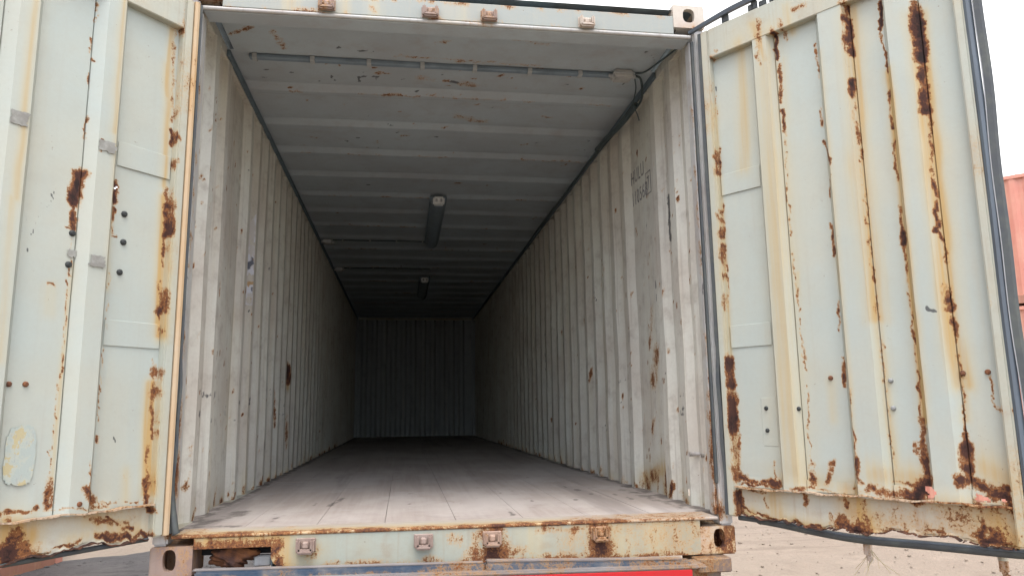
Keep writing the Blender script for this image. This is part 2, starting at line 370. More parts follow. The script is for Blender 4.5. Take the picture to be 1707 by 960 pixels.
# ------------------------------------------------------------------ plain neighbouring containers
def corrugated(L, z0, z1, pitch=.278, depth=.036):
    s = [0.0, .06]; d = [0, 0]
    x = .06
    while x+pitch < L-.06:
        s += [x+.068, x+.138, x+.206, x+.278]; d += [depth, depth, 0, 0]; x += pitch
    s.append(L); d.append(0)
    return np.array(s), np.array(d)
def stack_container(name, loc, rz, H, label, mat='red_cont', group=None, L=12.19):
    t = tag(thing(name, loc, rz), label, 'container', group); W = 2.438
    s, d = corrugated(L-.3, 0, 0)
    zs = [.16, .5, 1.0, 1.6, H-.12] if H > 1.7 else [.16, .6, H-.12]
    for sg in (-1, 1):
        sheet('side_wall', s, zs, lambda a, b: (a+.15, sg*(W/2-.02-.036+np.interp(a, s, d)), b), mat, t, flip=(sg < 0))
        box('bottom_rail', (.162, sg*(W/2-.055), .0), (L-.162, sg*(W/2-.002), .16), 'red_rail', t)
        box('top_rail', (.162, sg*(W/2-.06), H-.12), (L-.162, sg*(W/2-.004), H-.05), mat, t)
    for x in (0, L):
        x0, x1 = (0, .16) if x == 0 else (L-.16, L)
        for sg in (-1, 1):
            box('corner_post', (x0+.003, sg*(W/2-.14), .118), (x1-.003, sg*(W/2-.003), H-.118), mat, t)
            for z in (0, H-.118):
                box('corner_casting', (x0, sg*(W/2-.162), z), (x1, sg*W/2, z+.118), mat, t, bev=.008)
        xe = .03 if x == 0 else L-.05
        se, de = corrugated(W-.28, 0, 0)
        sheet('end_wall', se, zs, lambda a, b: (xe+np.interp(a, se, de)*.5, a-W/2+.14, b), mat, t)
        box('end_sill', (x0+.01, -W/2+.162, .0), (x1-.02, W/2-.162, .16), mat, t)
        box('end_header', (x0+.01, -W/2+.162, H-.12), (x1-.02, W/2-.162, H-.01), mat, t)
    sheet('roof', np.linspace(.16, L-.16, 90), [-W/2+.05, 0, W/2-.05], lambda a, b: (a, b, H-.045+.012*np.sign(np.sin(a*22))), mat, t)
    return t
# left: upper one unseen, added to lengthen the shadow; far end at about (-4.9, 8.4), long side towards us
ux, uy = -.17, -.985
rzL = math.atan2(uy, ux)
stack_container('stacked_container', (-4.9-1.22*.985, 8.35+1.22*.17, GZ), rzL, 2.591, 'faded red container resting on the gravel beyond the left door', group='red containers on the left')
stack_container('stacked_container', (-4.9-1.22*.985, 8.35+1.22*.17, GZ+2.595), rzL, 2.591, 'faded red container stacked on top of the one behind the left door', group='red containers on the left')
# right: three high beyond the right door; side facing (-.82,-.57)
ang = rad(-43)                                # its long side runs from far-left to near-right
dx, dy = math.sin(rad(180)+ang)*-1, 0
d2 = Vector((math.sin(rad(137)), math.cos(rad(137)), 0)); nrm = Vector((-d2.y, d2.x, 0))
P = Vector((11.58, 9.31, 0)); far = nrm if nrm.x > 0 else -nrm
start = P-d2*4.2+far*1.219
rzR = math.atan2(d2.y, d2.x)
stack_container('stacked_container', (start.x, start.y, GZ), rzR, 1.295, 'low red half height container at the bottom of the stack beyond the right door', group='red containers on the right')
stack_container('stacked_container', (start.x, start.y, GZ+1.30), rzR, 2.591, 'middle red container of the stack seen through rust holes in the right door', group='red containers on the right')
stack_container('stacked_container', (start.x, start.y, GZ+3.895), rzR, 2.591, 'sunlit salmon red container against the sky beyond the right door, topmost of its stack', group='red containers on the right')

# ------------------------------------------------------------------ the open container
box_root = tag(thing('shipping_container', (0, 6, 0)), 'pale green rusty shipping container with both doors swung open, standing on a trailer', 'container')
ROOT = Matrix.Translation((0, -6, 0))         # parts are modelled in door-plane coordinates (y = 0 at the door end)
def part(f, *a, **k): return f(*a, parent=box_root, mtx=ROOT, **k)
W2 = 1.219; FL = .160; L = 12.19

def xz(co): return co[:, 0], co[:, 2]
SILL = [("R", .139, .13, .145, .02, .05, 1.1), ("R", .10, .125, .06, .04, .03, .8), ("R", .605, .125, .62, .05, .045, 1.15), ("R", .57, .08, .58, .03, .03, .7),
        ("S", .62, .14, .70, .03, .06, .6), ("S", .30, .14, .32, .03, .05, .5), ("S", -.62, .1, -.62, .02, .05, .5), ("R", -.757, .08, -.72, .03, .022, 1.1), ("S", -.72, .12, -.70, .03, .06, .9),
        ("R", -1.06, .115, -.74, .105, .03, 1.0), ("S", -1.06, .14, -.70, .14, .05, .9), ("R", -.9, .12, -.74, .125, .022, .8), ("R", -.55, .014, .1, .012, .014, .8), ("R", .1, .012, 1.05, .008, .014, .85),
        ("R", -.62, .10, -.60, .07, .03, .6), ("R", -.14, .10, -.13, .07, .025, .5), ("R", -.03, .11, 0, .10, .02, .8), ("R", .35, .14, .50, .128, .018, .7), ("S", .85, .12, .86, .04, .05, .45), ("R", .18, .06, .28, .05, .02, .55)]
HEAD = [("S", -.75, 2.53, -.76, 2.45, .03, .8), ("S", -.52, 2.53, -.52, 2.44, .02, .75), ("R", -.40, 2.48, -.40, 2.45, .008, .7), ("S", -.38, 2.52, -.37, 2.44, .02, .6), ("S", .02, 2.52, .02, 2.44, .02, .4),
        ("R", -1.05, 2.432, .05, 2.432, .004, .8), ("R", .06, 2.432, .95, 2.432, .003, .6), ("R", -1.05, 2.527, 1.05, 2.527, .005, .7)]
# sill with the recess for the lock at its left end
def sill():
    bm = bmesh.new()
    prof = [(-.757, .105), (-.757, .062), (-.748, .043), (-.73, .028), (-.70, .016), (-.66, .011), (1.057, .003), (1.057, .146), (-1.055, .146), (-1.055, .105)]
    f = [bm.verts.new((x, .0, z)) for x, z in prof]; face = bm.faces.new(f)
    r = bmesh.ops.extrude_face_region(bm, geom=[face]); 
    for v in r['geom']:
        if isinstance(v, bmesh.types.BMVert): v.co.y = .012
    for k in range(1, 70):
        bmesh.ops.bisect_plane(bm, geom=bm.verts[:]+bm.edges[:]+bm.faces[:], plane_co=(-1.055+k*.0303, 0, 0), plane_no=(1, 0, 0))
    for k in range(1, 6):
        bmesh.ops.bisect_plane(bm, geom=bm.verts[:]+bm.edges[:]+bm.faces[:], plane_co=(0, 0, .003+k*.025), plane_no=(0, 0, 1))
    bmesh.ops.recalc_face_normals(bm, faces=bm.faces)
    part(bm_obj, 'sill', bm, 'sill', spots=SILL, ab=xz)
    part(box, 'recess_plate', (-.757, .013, .0), (-.751, .10, .145), 'rail_dark')
    part(box, 'recess_plate', (-1.05, .11, .062), (-.70, .116, .146), 'black')  # black plate stands for the dark inside of the recess
    part(box, 'gusset', (-.835, .06, .018), (-.765, .10, .062), 'post', bev=.006)
    # flaking lump of the seized lock
    b2 = bmesh.new(); bmesh.ops.create_icosphere(b2, subdivisions=4, radius=1)
    for v in b2.verts:
        c = v.co.copy(); q = .85+.22*math.sin(c.x*5+1)*math.cos(c.z*4+2)+.10*math.sin(c.x*13+c.z*11)+.05*math.sin(c.z*31+c.y*23)
        v.co = Vector((-.915+c.x*.105*q, .062+c.y*.04*q, .062+c.z*.052*q))
    part(bm_obj, 'seized_lock', b2, 'rust_lump', smooth=True)
    part(box, 'threshold_plate', (-1.142, -.006, .147), (1.142, .176, FL), 'threshold', bev=.004, seg=.04,
         spots=[("R", -1.1, 0, 1.1, 0, .012, .5), ("R", -1.1, .0, -.4, 0, .05, .75), ("R", -.1, .0, .1, 0, .02, .8), ("S", -1.1, .03, .4, .03, .08, .8), ("R", -.4, 0, .7, 0, .03, .9), ("R", .55, .0, .65, .01, .05, .9)], ab=lambda co: (co[:, 0], co[:, 1]))
sill()
ROOF_MARKS = [("G", -.66, .86, -.62, .96, .006, 1.0), ("G", -.51, .85, -.47, .84, .007, 1.1), ("G", -.51, .85, -.51, .93, .007, 1.1), ("G", -.43, .83, -.40, .84, .008, 1.1), ("G", -.41, .84, -.41, .89, .007, 1.1),
              ("R", -.02, .85, .01, .85, .014, .8), ("G", .03, .855, .055, .86, .018, 1.3), ("R", .09, .88, .16, .91, .035, .42), ("R", -.16, .82, -.09, .86, .03, .38), ("R", .10, 1.37, .29, 1.46, .04, .42),
              ("R", -.90, .36, -.87, .53, .016, .75), ("R", -1.12, .42, -1.0, .33, .012, .75), ("G", 1.02, .34, 1.12, .44, .006, 1.0), ("R", -.08, .39, -.02, .36, .02, .5), ("R", -.3, .55, .5, .58, .010, .45), ("R", .3, .3, .5, .34, .015, .45), ("G", -.6, .5, -.4, .52, .004, .8)]
def header():
    part(box, 'header', (-1.057, 0, 2.436), (1.057, .085, 2.531), 'header', seg=.03, bev=.003, spots=HEAD, ab=xz)
    b = bmesh.new(); bm_tube(b, [(x, .009, 2.4285) for x in np.linspace(-1.142, 1.142, 30)], .0095, 10)
    part(bm_obj, 'header_lip', b, 'post', smooth=True, spots=[("R", -1.1, 2.43, 1.1, 2.43, .002, .1), ("R", .05, 2.43, .12, 2.42, .01, .8)], ab=xz)
    part(box, 'header_soffit', (-1.142, .02, 2.419), (1.142, .12, 2.4345), 'roof', bev=.003)
    part(box, 'header_plate', (-1.135, .121, 2.520), (1.135, .60, 2.534), 'roof', bev=.002, seg=.02, spots=ROOF_MARKS, ab=lambda co: (co[:, 0], co[:, 1]))
    part(box, 'header_back', (-1.135, .100, 2.436), (1.135, .119, 2.540), 'roof', bev=.002)
header()
def keeper(x, z, mat, y=0.0, down=False):
    """forged cam keeper: base plate, two cheeks and a bridging lug"""
    bm = bmesh.new()
    bm_box(bm, (x-.040, y-.006, z-.028), (x+.040, y, z+.026), .004)
    for s in (-1, 1): bm_box(bm, (x+s*.036, y-.040, z-.030), (x+s*.020, y-.006, z+.024), .007, segs=2)
    bm_box(bm, (x-.034, y-.040, z-.034), (x+.034, y-.006, z-.014), .007, segs=2)
    bm_box(bm, (x-.014, y-.026, z-.014), (x+.014, y-.006, z+.014), .006)
    return part(bm_obj, 'cam_keeper', bm, mat)
for x, z in ((-.621, .108), (-.147, .107), (.139, .108), (.605, .111)): keeper(x, z, 'keeper' if x > 0 else 'casting_rust')
for x, z in ((-.601, 2.472), (-.130, 2.468), (.146, 2.468), (.617, 2.466)): keeper(x, z, 'casting_rust' if x < .5 else 'casting')

def casting(x0, x1, z0, z1, hole, mat, y1=.178):
    """hollow corner fitting: walls with an oval hole in the front and in the outer side"""
    bm = bmesh.new(); cx, cz, rx, rz_ = hole
    def plate(cu, cv, ru, rv, u0, u1, v0, v1, t, place):
        n = 24; inner = []; outer = []
        for k in range(n):
            a = 6.28318*k/n; c, s = math.cos(a), math.sin(a); e = 2.6
            inner.append((cu+ru*abs(c)**(2/e)*np.sign(c), cv+rv*abs(s)**(2/e)*np.sign(s)))
            du = (u1-cu)/c if c > 1e-6 else ((u0-cu)/c if c < -1e-6 else 1e9); dv_ = (v1-cv)/s if s > 1e-6 else ((v0-cv)/s if s < -1e-6 else 1e9)
            q = min(du, dv_); outer.append((cu+c*q, cv+s*q))
        corners = [(u1, v1), (u0, v1), (u0, v0), (u1, v0)]
        for cu_, cv_ in corners:                 # pull the nearest outer point onto the corner
            j = min(range(n), key=lambda k: (outer[k][0]-cu_)**2+(outer[k][1]-cv_)**2); outer[j] = (cu_, cv_)
        R = [[bm.verts.new(place(u, v, w_)) for u, v in ring] for ring, w_ in ((inner, 0), (outer, 0), (inner, t), (outer, t))]
        for k in range(n):
            j = (k+1) % n
            bm.faces.new((R[0][k], R[1][k], R[1][j], R[0][j])); bm.faces.new((R[2][j], R[3][j], R[3][k], R[2][k]))
            bm.faces.new((R[0][j], R[2][j], R[2][k], R[0][k])); bm.faces.new((R[1][k], R[3][k], R[3][j], R[1][j]))
    so_ = 1 if x1 > 0 else -1; xo = x1 if so_ > 0 else x0; xi = x0 if so_ > 0 else x1
    plate(cx, cz, rx, rz_, x0, x1, z0, z1, .028, lambda u, v, w_: (u, w_, v))
    plate(.095, cz, .030, .028, .0285, y1, z0, z1, .022, lambda u, v, w_: (xo-so_*w_, u, v))
    bm_box(bm, (xi, .0285, z0), (xi+so_*.016, y1, z1), 0)
    bm_box(bm, (x0+.0225, y1-.02, z0), (x1-.0225, y1, z1), 0)
    zc = z1 if z1 < 1 else z0
    if z0 < 1: bm_box(bm, (x0+.0225, .0285, z1-.014), (x1-.0225, y1-.021, z1), 0)
    else:
        for a_, b_ in (((x0+.0225, .0285), (x0+.046, y1-.021)), ((x1-.046, .0285), (x1-.0225, y1-.021)), ((x0+.0465, y1-.05), (x1-.0465, y1-.021))):
            bm_box(bm, (*a_, z1-.018), (*b_, z1), 0)
    if z0 > 1: bm_box(bm, (x0+.0225, .0285, z0), (x1-.0225, y1-.021, z0+.02), 0)
    bmesh.ops.recalc_face_normals(bm, faces=bm.faces)
    sharp = [e for e in bm.edges if len(e.link_faces) == 2 and e.calc_face_angle(0) > 1.2 and all(abs(v.co.x-xo) < 1e-4 or v.co.z in (z0, z1) for v in e.verts)]
    bmesh.ops.bevel(bm, geom=sharp, offset=.006, segments=2, affect='EDGES', clamp_overlap=True)
    return part(bm_obj, 'corner_casting', bm, mat, spots=[("R", x0+.12, .03, x0+.16, .11, .05, .9), ("S", x0+.1, .02, x0+.15, .1, .06, .8)] if x1 > 0 and z1 < 1 else [], ab=xz)
casting(-1.219, -1.057, 0, .118, (-1.144, .066, .025, .041), 'casting_rust')
casting(1.057, 1.219, 0, .118, (1.143, .068, .026, .041), 'casting')
casting(-1.219, -1.057, 2.4735, 2.5915, (-1.137, 2.538, .029, .037), 'casting')
casting(1.057, 1.219, 2.4735, 2.5915, (1.137, 2.538, .030, .036), 'casting')
POSTS = [("R", 1.147, .5, 1.147, .30, .012, .9), ("R", 1.15, .95, 1.15, .2, .006, .75), ("R", 1.16, .22, 1.15, .16, .02, .9), ("G", 1.149, 1.5, 1.149, .4, .006, .35), ("R", 1.147, 2.2, 1.147, 1.2, .003, .5)]
def yz(co): return np.where(co[:, 1] < .05, np.abs(co[:, 0]), 9), co[:, 2]
for s in (-1, 1):
    bm = bmesh.new()
    bm_box(bm, (s*1.158, .012, .119), (s*1.217, .105, 2.473), .008, .06, 3)
    bm_box(bm, (s*1.1445, .030, FL+.001), (s*1.1575, .095, 2.418), .006, .06, 3)
    part(bm_obj, 'corner_post', bm, 'post', spots=POSTS, ab=yz)
    part(box, 'top_side_rail', (s*1.1775, .18, 2.490), (s*1.212, 12.1, 2.5495), 'wall', bev=.003, spots=[], ab=xz)
    part(box, 'roof_edge_angle', (s*1.158, .605, 2.494), (s*1.1765, 11.95, 2.531), 'rail_dark', bev=.003)  # dark strip painted for the shadowed gap between roof and rail
    part(box, 'bottom_side_rail', (s*1.160, .18, .0), (s*1.216, 12.05, .1585), 'frame', bev=.004)

# corrugated side walls
def wall_profile():
    y = [.106, .205, .255, .30, .345, .39, .47, .515, .545, .60, .655, .735, .80, 1.215]; d = [.036, .036, .014, .036, .036, 0, 0, .036, .036, .036, 0, 0, .036, .036]
    b = 1.215
    while b+.278 < 11.9:
        y += [b+.068, b+.138, b+.206, b+.278]; d += [0, 0, .036, .036]; b += .278
    y += [12.0]; d += [.036]
    return np.array(y), np.array(d)
WY, WD = wall_profile()
def wall_spots(side):
    r = np.random.default_rng(side+5); s = []
    for i in range(260):                                   # chips and scuffs, densest near the door and low down
        y = .2+r.exponential(1.6); z = .2+2.1*r.random()
        if y > 9: continue
        s.append(("R", y, z, y+r.normal(0, .008), z-.01-.03*r.random(), .0022+.0045*r.random()**2, .6+.6*r.random()))
    for i in range(24 if side > 0 else 34):                                    # rub marks, roughly level
        y = .2+r.exponential(1.8); z = r.choice([.62, .70, .80])+r.normal(0, .05)
        s.append(("G", y, z, y+.02+.05*r.random(), z+r.normal(0, .004), .005+.007*r.random(), .3+.35*r.random()))
    for i in range(30):
        y = .2+r.exponential(1.6); z = .3+1.9*r.random(); a = r.normal(0, .06)
        s.append(("G", y, z, y+r.normal(0, .03), z+a, .002+.002*r.random(), .7))
    for y in np.arange(.3, 8, .139):                       # rust creeping up from the floor joint
        h = .01+.05*r.random()**3; s.append(("R", y, FL, y+.02, FL+h, .012+.016*r.random(), .35+.6*r.random()))
        s.append(("S", y, FL, y+.02, FL+h*2, .04, .7*r.random()))
    if side < 0:
        s += [("R", 3.19, 1.00, 3.21, .93, .045, 1.6), ("S", 3.2, .92, 3.2, .84, .03, 1.0), ("R", 2.62, .80, 2.64, .55, .012, .8), ("R", 3.2, .62, 3.2, .35, .012, .7),
              ("S", .55, 2.2, .55, .3, .03, .35), ("S", 1.2, 1.2, 1.2, .5, .05, .35)]
        for i, (y, z0, z1) in enumerate([(1.42, 1.95, 1.45), (2.84, 1.95, 1.45), (3.97, 1.9, 1.4), (5.1, 1.85, 1.35), (6.2, 1.8, 1.3)]):   # remains of painted labels on the ridges
            for z in np.linspace(z0, z1, 6): s.append(("G", y-.02, z, y+.02, z-.04*r.random(), .014, (.95 if r.random() < .6 else 0)))
        for y, z in [(.42, .74), (.45, .63), (.62, .72), (.68, .60), (.70, .72), (1.32, .70), (1.34, .63), (1.60, .72), (1.62, .60), (2.7, .73), (2.95, .70), (3.0, .6)]: s.append(("G", y, z, y+.05, z+.01, .016, .5))
    else:
        s += [("R", .95, .26, 1.2, .21, .05, .62), ("R", .82, .26, .84, .18, .03, 1.1), ("S", .85, .3, 1.2, .22, .06, .9), ("R", .9, .95, .98, .8, .05, .62), ("R", .95, 1.2, 1.0, 1.0, .03, .55), ("R", 1.0, .55, 1.02, .5, .03, .7),
              ("R", .66, .24, .68, .19, .02, 1.3), ("R", 2.36, .95, 2.38, .85, .012, 1.1), ("R", .48, .95, .5, .9, .012, 1.0), ("G", 4.25, 2.0, 4.27, 1.0, .02, .95), ("G", .58, 1.80, .585, 1.55, .014, .95)]
    return s
def keep_right(a, b): return ~((np.abs(a-.42) < .011) & (np.abs(b-.219) < .022))
def wall_x(a, b, s=1): return 1.176+np.interp(a, WY, WD)+.007*wobble(a, b, 1.6, 3+s)+.0035*wobble(a, b, 7, 11+s)
for s in (-1, 1):
    ys = np.array(stations(list(WY), .03)); ys = np.concatenate([np.array(stations([y for y in WY if y <= 3.0], .014)), ys[ys > 3.0]])
    zs = np.linspace(.14, 2.50, 150)
    def f(a, b, s=s):
        d = np.interp(a, WY, WD)+.007*wobble(a, b, 1.6, 3+s)+.0035*wobble(a, b, 7, 11+s)
        return s*(1.176+d), a, b
    part(sheet, 'side_wall', ys, zs, f, 'wall', flip=(s > 0), spots=wall_spots(s), keep=keep_right if s > 0 else None)
    part(sheet, 'front_wall', np.array([0, 1]), np.array([0, 1]), lambda a, b: (a, b, a), 'wall') if False else None
# front (far) wall
fx = [-1.21]; fd = [.06]; x = -1.10
while x+.2 < 1.21:
    fx += [x, x+.045, x+.098, x+.143]; fd += [.06, 0, 0, .06]; x += .196
fx.append(1.21); fd.append(.06)
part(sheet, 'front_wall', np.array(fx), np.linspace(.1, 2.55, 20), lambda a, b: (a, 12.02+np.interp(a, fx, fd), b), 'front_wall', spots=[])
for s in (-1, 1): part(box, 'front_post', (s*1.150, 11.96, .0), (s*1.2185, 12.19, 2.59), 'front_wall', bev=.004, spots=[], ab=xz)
part(box, 'front_sill', (-1.149, 12.02, .0), (1.149, 12.19, .1595), 'frame', spots=[], ab=xz)
part(box, 'front_header', (-1.149, 12.0, 2.50), (1.149, 12.19, 2.572), 'frame', spots=[], ab=xz)
# roof sheets: ribs pressed across, two to a sheet
RY = [.60]; RZ = [0]
for k in range(21):
    y = 1.087+.5465*k
    RY += [y-.17, y-.145, y-.065, y]; RZ += [0, .024, .024, 0]
RY.append(12.1); RZ.append(0)
rs = np.random.default_rng(3)
cuts = [.601]+[1.13+1.093*k for k in range(11)]
cuts = [c for c in cuts if c < 12]+[12.1]
for a0, a1 in zip(cuts[:-1], cuts[1:]):
    br = sorted(set([a0]+[y for y in RY if a0 < y < a1-.0015]+[a1-.0015]))
    sp = []
    for i in range(int(60*math.exp(-a0/3))):
        x, y = rs.uniform(-1.1, 1.1), rs.uniform(a0, a1)
        sp.append(("G" if rs.random() < .45 else "R", x, y, x+rs.normal(0, .03), y+rs.normal(0, .015), .003+.005*rs.random(), .6+.4*rs.random()))
    sp += ROOF_MARKS
    for i in range(9):
        x = rs.uniform(-1.1, 1.0); yy = br[-2] if len(br) > 2 else a1
        sp.append(("R", x, yy, x+.05+.2*rs.random(), yy+.01, .01, .35+.3*rs.random()))
    part(sheet, 'roof_panel', np.linspace(-1.176, 1.176, 170), stations(br, .016 if a0 < 2 else .03), lambda a, b: (a, b, 2.532+np.interp(b, RY, RZ)+.006*wobble(a, b, 2.5, 6)+.002*wobble(a, b, 8, 61)), 'roof', spots=sp, flip=True)
HS = [("R", -.78, .40, -.68, .30, .012, .8), ("R", -1.02, .33, -.92, .26, .009, .8)]
part(sheet, 'roof_skin', [-1.2, 1.2], [.02, 12.17], lambda a, b: (a, b, a*0+2.574), 'rail_dark')
# weld line and conduit at the end of the first plate
part(box, 'conduit', (-1.07, .625, 2.505), (.93, .662, 2.530), 'conduit', bev=.006)
for x in (-1.04, -.74, -.44, -.15, .14, .45, .74): part(box, 'conduit_clip', (x-.012, .620, 2.500), (x+.012, .668, 2.531), 'clip', bev=.002)
def junction(x, y, z, sx, sy, sz):
    o = part(box, 'junction_box', (x-sx, y-sy, z-sz), (x+sx, y+sy, z), 'box_white', bev=.010, segs=3)
    bm = bmesh.new()
    bm_box(bm, (x-sx-.004, y-sy-.004, z-sz*.45), (x+sx+.004, y+sy+.004, z-sz*.62), .002)
    for a in (-1, 1): bm_tube(bm, [(x+a*sx, y, z-sz*.55), (x+a*(sx+.022), y, z-sz*.55)], .011, 8)
    l = bm_obj('box_lid', bm, 'clip', o); return o
junction(.975, .60, 2.522, .055, .045, .050)
junction(-1.08, 4.99, 2.527, .05, .05, .05); junction(-1.09, 6.62, 2.527, .05, .05, .05)
for yb, xs in ((4.985, (-.92, -.62, -.33, -.04)), (6.60, (-.95, -.65, -.33, .0))):
    part(tube, 'cable', [(-1.03, yb, 2.522), (-.4, yb, 2.524), (.1, yb, 2.524)], .006, 'cable')
    for x in xs: part(box, 'conduit_clip', (x-.008, yb-.01, 2.508), (x+.008, yb+.01, 2.531), 'clip', bev=.002)
def cab(pts, r): part(tube, 'cable', smooth_path(pts), r, 'cable', n=8)
cab([(1.05, .595, 2.50), (1.09, .62, 2.495), (1.13, .72, 2.47), (1.15, .84, 2.44), (1.145, 1.3, 2.45), (1.13, 2.2, 2.468), (1.13, 4.0, 2.47)], .007)
cab([(1.05, .605, 2.495), (1.08, .68, 2.46), (1.10, .80, 2.42), (1.14, .86, 2.39), (1.16, .88, 2.35)], .004)
cab([(1.05, .59, 2.51), (1.10, .56, 2.51), (1.135, .40, 2.50), (1.15, .2, 2.47)], .005)
cab([(1.14, .86, 2.445), (1.12, .97, 2.415), (1.105, 1.15, 2.405), (1.10, 1.40, 2.43), (1.115, 1.7, 2.462)], .016)
cab([(1.13, .88, 2.455), (1.115, 1.05, 2.43), (1.11, 1.3, 2.425), (1.12, 1.6, 2.465)], .010)
cab([(1.13, 1.7, 2.466), (1.11, 2.6, 2.44), (1.12, 3.2, 2.47), (1.10, 4.2, 2.45), (1.125, 5, 2.468)], .007)
def ceiling_lamp(y0, y1, x):
    o = part(box, 'ceiling_lamp', (x-.075, y0+.09, 2.49), (x+.075, y1, 2.531), 'conduit', bev=.006)
    bm = bmesh.new(); n = 12
    A, B = [], []
    for k in range(n+1):
        a = math.pi*k/n; A.append(bm.verts.new((x-math.cos(a)*.066, y0+.085, 2.4895-math.sin(a)*.062))); B.append(bm.verts.new((x-math.cos(a)*.066, y1-.04, 2.4895-math.sin(a)*.062)))
    for k in range(n): bm.faces.new((A[k], B[k], B[k+1], A[k+1]))
    bm.faces.new(A); bm.faces.new(B[::-1])
    bm_obj('diffuser', bm, 'lamp_body', o, smooth=False)
    cap = box('end_cap', (x-.050, y0, 2.432), (x+.050, y0+.083, 2.500), 'lamp_cap', o, bev=.012, segs=3)
    b2 = bm_box(bmesh.new(), (x-.03, y0-.006, 2.448), (x-.012, y0+.001, 2.476), .003); bm_box(b2, (x+.012, y0-.006, 2.448), (x+.03, y0+.001, 2.476), .003)
    bm_obj('cable_gland', b2, 'clip', o)
ceiling_lamp(3.10, 4.95, .055); ceiling_lamp(7.1, 8.8, .045)

# floor of plywood boards; black sheet beneath added to stop light leaking through
part(box, 'underfloor', (-1.205, .18, .10), (1.205, 12.03, .132), 'black', bev=0)
xb = [-1.205, -.90, -.60, -.31, 0.0, .30, .59, .89, 1.205]
rb = np.random.default_rng(4)
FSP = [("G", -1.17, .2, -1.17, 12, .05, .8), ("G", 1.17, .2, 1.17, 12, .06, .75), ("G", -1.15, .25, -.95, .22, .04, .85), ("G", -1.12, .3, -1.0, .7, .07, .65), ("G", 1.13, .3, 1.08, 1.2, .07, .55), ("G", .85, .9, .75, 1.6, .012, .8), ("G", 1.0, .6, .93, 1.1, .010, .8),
       ("G", -.62, .8, -.56, 1.2, .016, .9), ("G", -.75, .5, -.85, .6, .02, .6), ("G", -.2, 1.3, -.18, 1.33, .012, .9), ("G", .3, .9, .31, .92, .01, .9)]
for i in range(60):
    x, y = rb.uniform(-1.1, 1.1), .2+rb.exponential(2.2); FSP.append(("G", x, y, x+rb.normal(0, .02), y+rb.uniform(0, .25), .004+.008*rb.random(), .4+.4*rb.random()))
yb_off = [0, .9, .3, 1.4, .6, 1.1, .2, .8]
for i in range(8):
    yc = [.178]+[y for y in np.arange(2.3+yb_off[i]*.9, 11.8, 2.42)]+[12.02]
    for y0, y1 in zip(yc[:-1], yc[1:]):
        x0, x1 = xb[i]+.0011, xb[i+1]-.0011; zt = FL-.001+rb.normal(0, .0003)
        me_x = stations([x0, x1], .03); me_y = stations([y0+.0015, y1-.0015], .05)
        xx = [x0]+list(me_x)+[x1]; 
        def f(a, b, x0=x0, x1=x1, zt=zt): return a, b, zt+.0008*wobble(a, b, 3, 21)
        bd = part(sheet, 'floor_board', me_x, me_y, f, 'wood', spots=FSP)
        # closed sides so the joints read as gaps with depth
        bm = bmesh.new(); bm.from_mesh(bd.data)
        ed = [e for e in bm.edges if e.is_boundary]
        r = bmesh.ops.extrude_edge_only(bm, edges=ed)
        for v in r['geom']:
            if isinstance(v, bmesh.types.BMVert): v.co.z = .134
        bm.to_mesh(bd.data); bm.free(); bd.data.set_sharp_from_angle(angle=rad(14))

# pale remains of labels on two near-facing corrugation slopes of the left wall
def label_material():
    m, n, p = nodes('label_remains'); g = G(n); o = g.coord()
    c = g.mix(g.ramp(g.noise(o, 14, 4, .6), .42, .6), (.60, .62, .66), (.52, .50, .47))
    c = g.mix(g.ramp(g.noise(g.coord((1, 1, 1), (3, 3, 3)), 11, 3, .5), .58, .64), c, (.12, .13, .16))
    c = g.mix(g.ramp(g.noise(g.coord((1, 1, 1), (7, 1, 3)), 13, 3, .5), .60, .66), c, (.45, .30, .15))
    n.links.new(c, p.inputs['Base Color']); p.inputs['Roughness'].default_value = .7; return m
MAT['label'] = label_material()
for y0, z0, z1, sd_ in ((1.493, 1.30, 1.99, 1), (2.883, 1.42, 2.02, 4)):
    def f(a, b, y0=y0): return -(1.2105-.036*a), y0-.0015+.068*a, b
    def kp(a, b, sd_=sd_): return (lattice(a*.06, b, 22, sd_)+.25*lattice(a*.06, b, 70, sd_+1) < .78) & (np.abs(a-.5) < .36+.12*lattice(a*0, b, 30, sd_+2))
    part(sheet, 'label_remnant', np.linspace(0, 1, 16), np.linspace(z0, z1, 120), f, 'label', keep=kp, flip=False)

# stencilled number on the flat panel of the right wall
def stencil(txt, size, y, z, name='stencil_number', box_=False):
    cu = bpy.data.curves.new('txt', 'FONT'); cu.body = txt; cu.size = size; cu.extrude = .0006; cu.space_character = 1.12
    t = bpy.data.objects.new('txt', cu); C.objects.link(t)
    dg = bpy.context.evaluated_depsgraph_get(); me = bpy.data.meshes.new_from_object(t.evaluated_get(dg))
    bpy.data.objects.remove(t); me.name = name
    for v in me.vertices:                                   # paint lies on the dented sheet
        yy, zz_ = np.array([y-.74*v.co.x]), np.array([z+v.co.y])
        v.co.z += 1.2075-float((wall_x(yy, zz_))[0])+.0012
    # reading direction runs from the far end towards the door
    m = Matrix(((0, 0, -1, 1.2075), (-.74, 0, 0, y), (0, 1.0, 0, z), (0, 0, 0, 1)))
    return link(name, me, 'ink', box_root, ROOT @ m)
stencil('HULU', .125, 1.225, 2.045); stencil('110568', .125, 1.225, 1.905)
b7 = stencil('7', .125, .925, 1.925)
bm = bmesh.new()
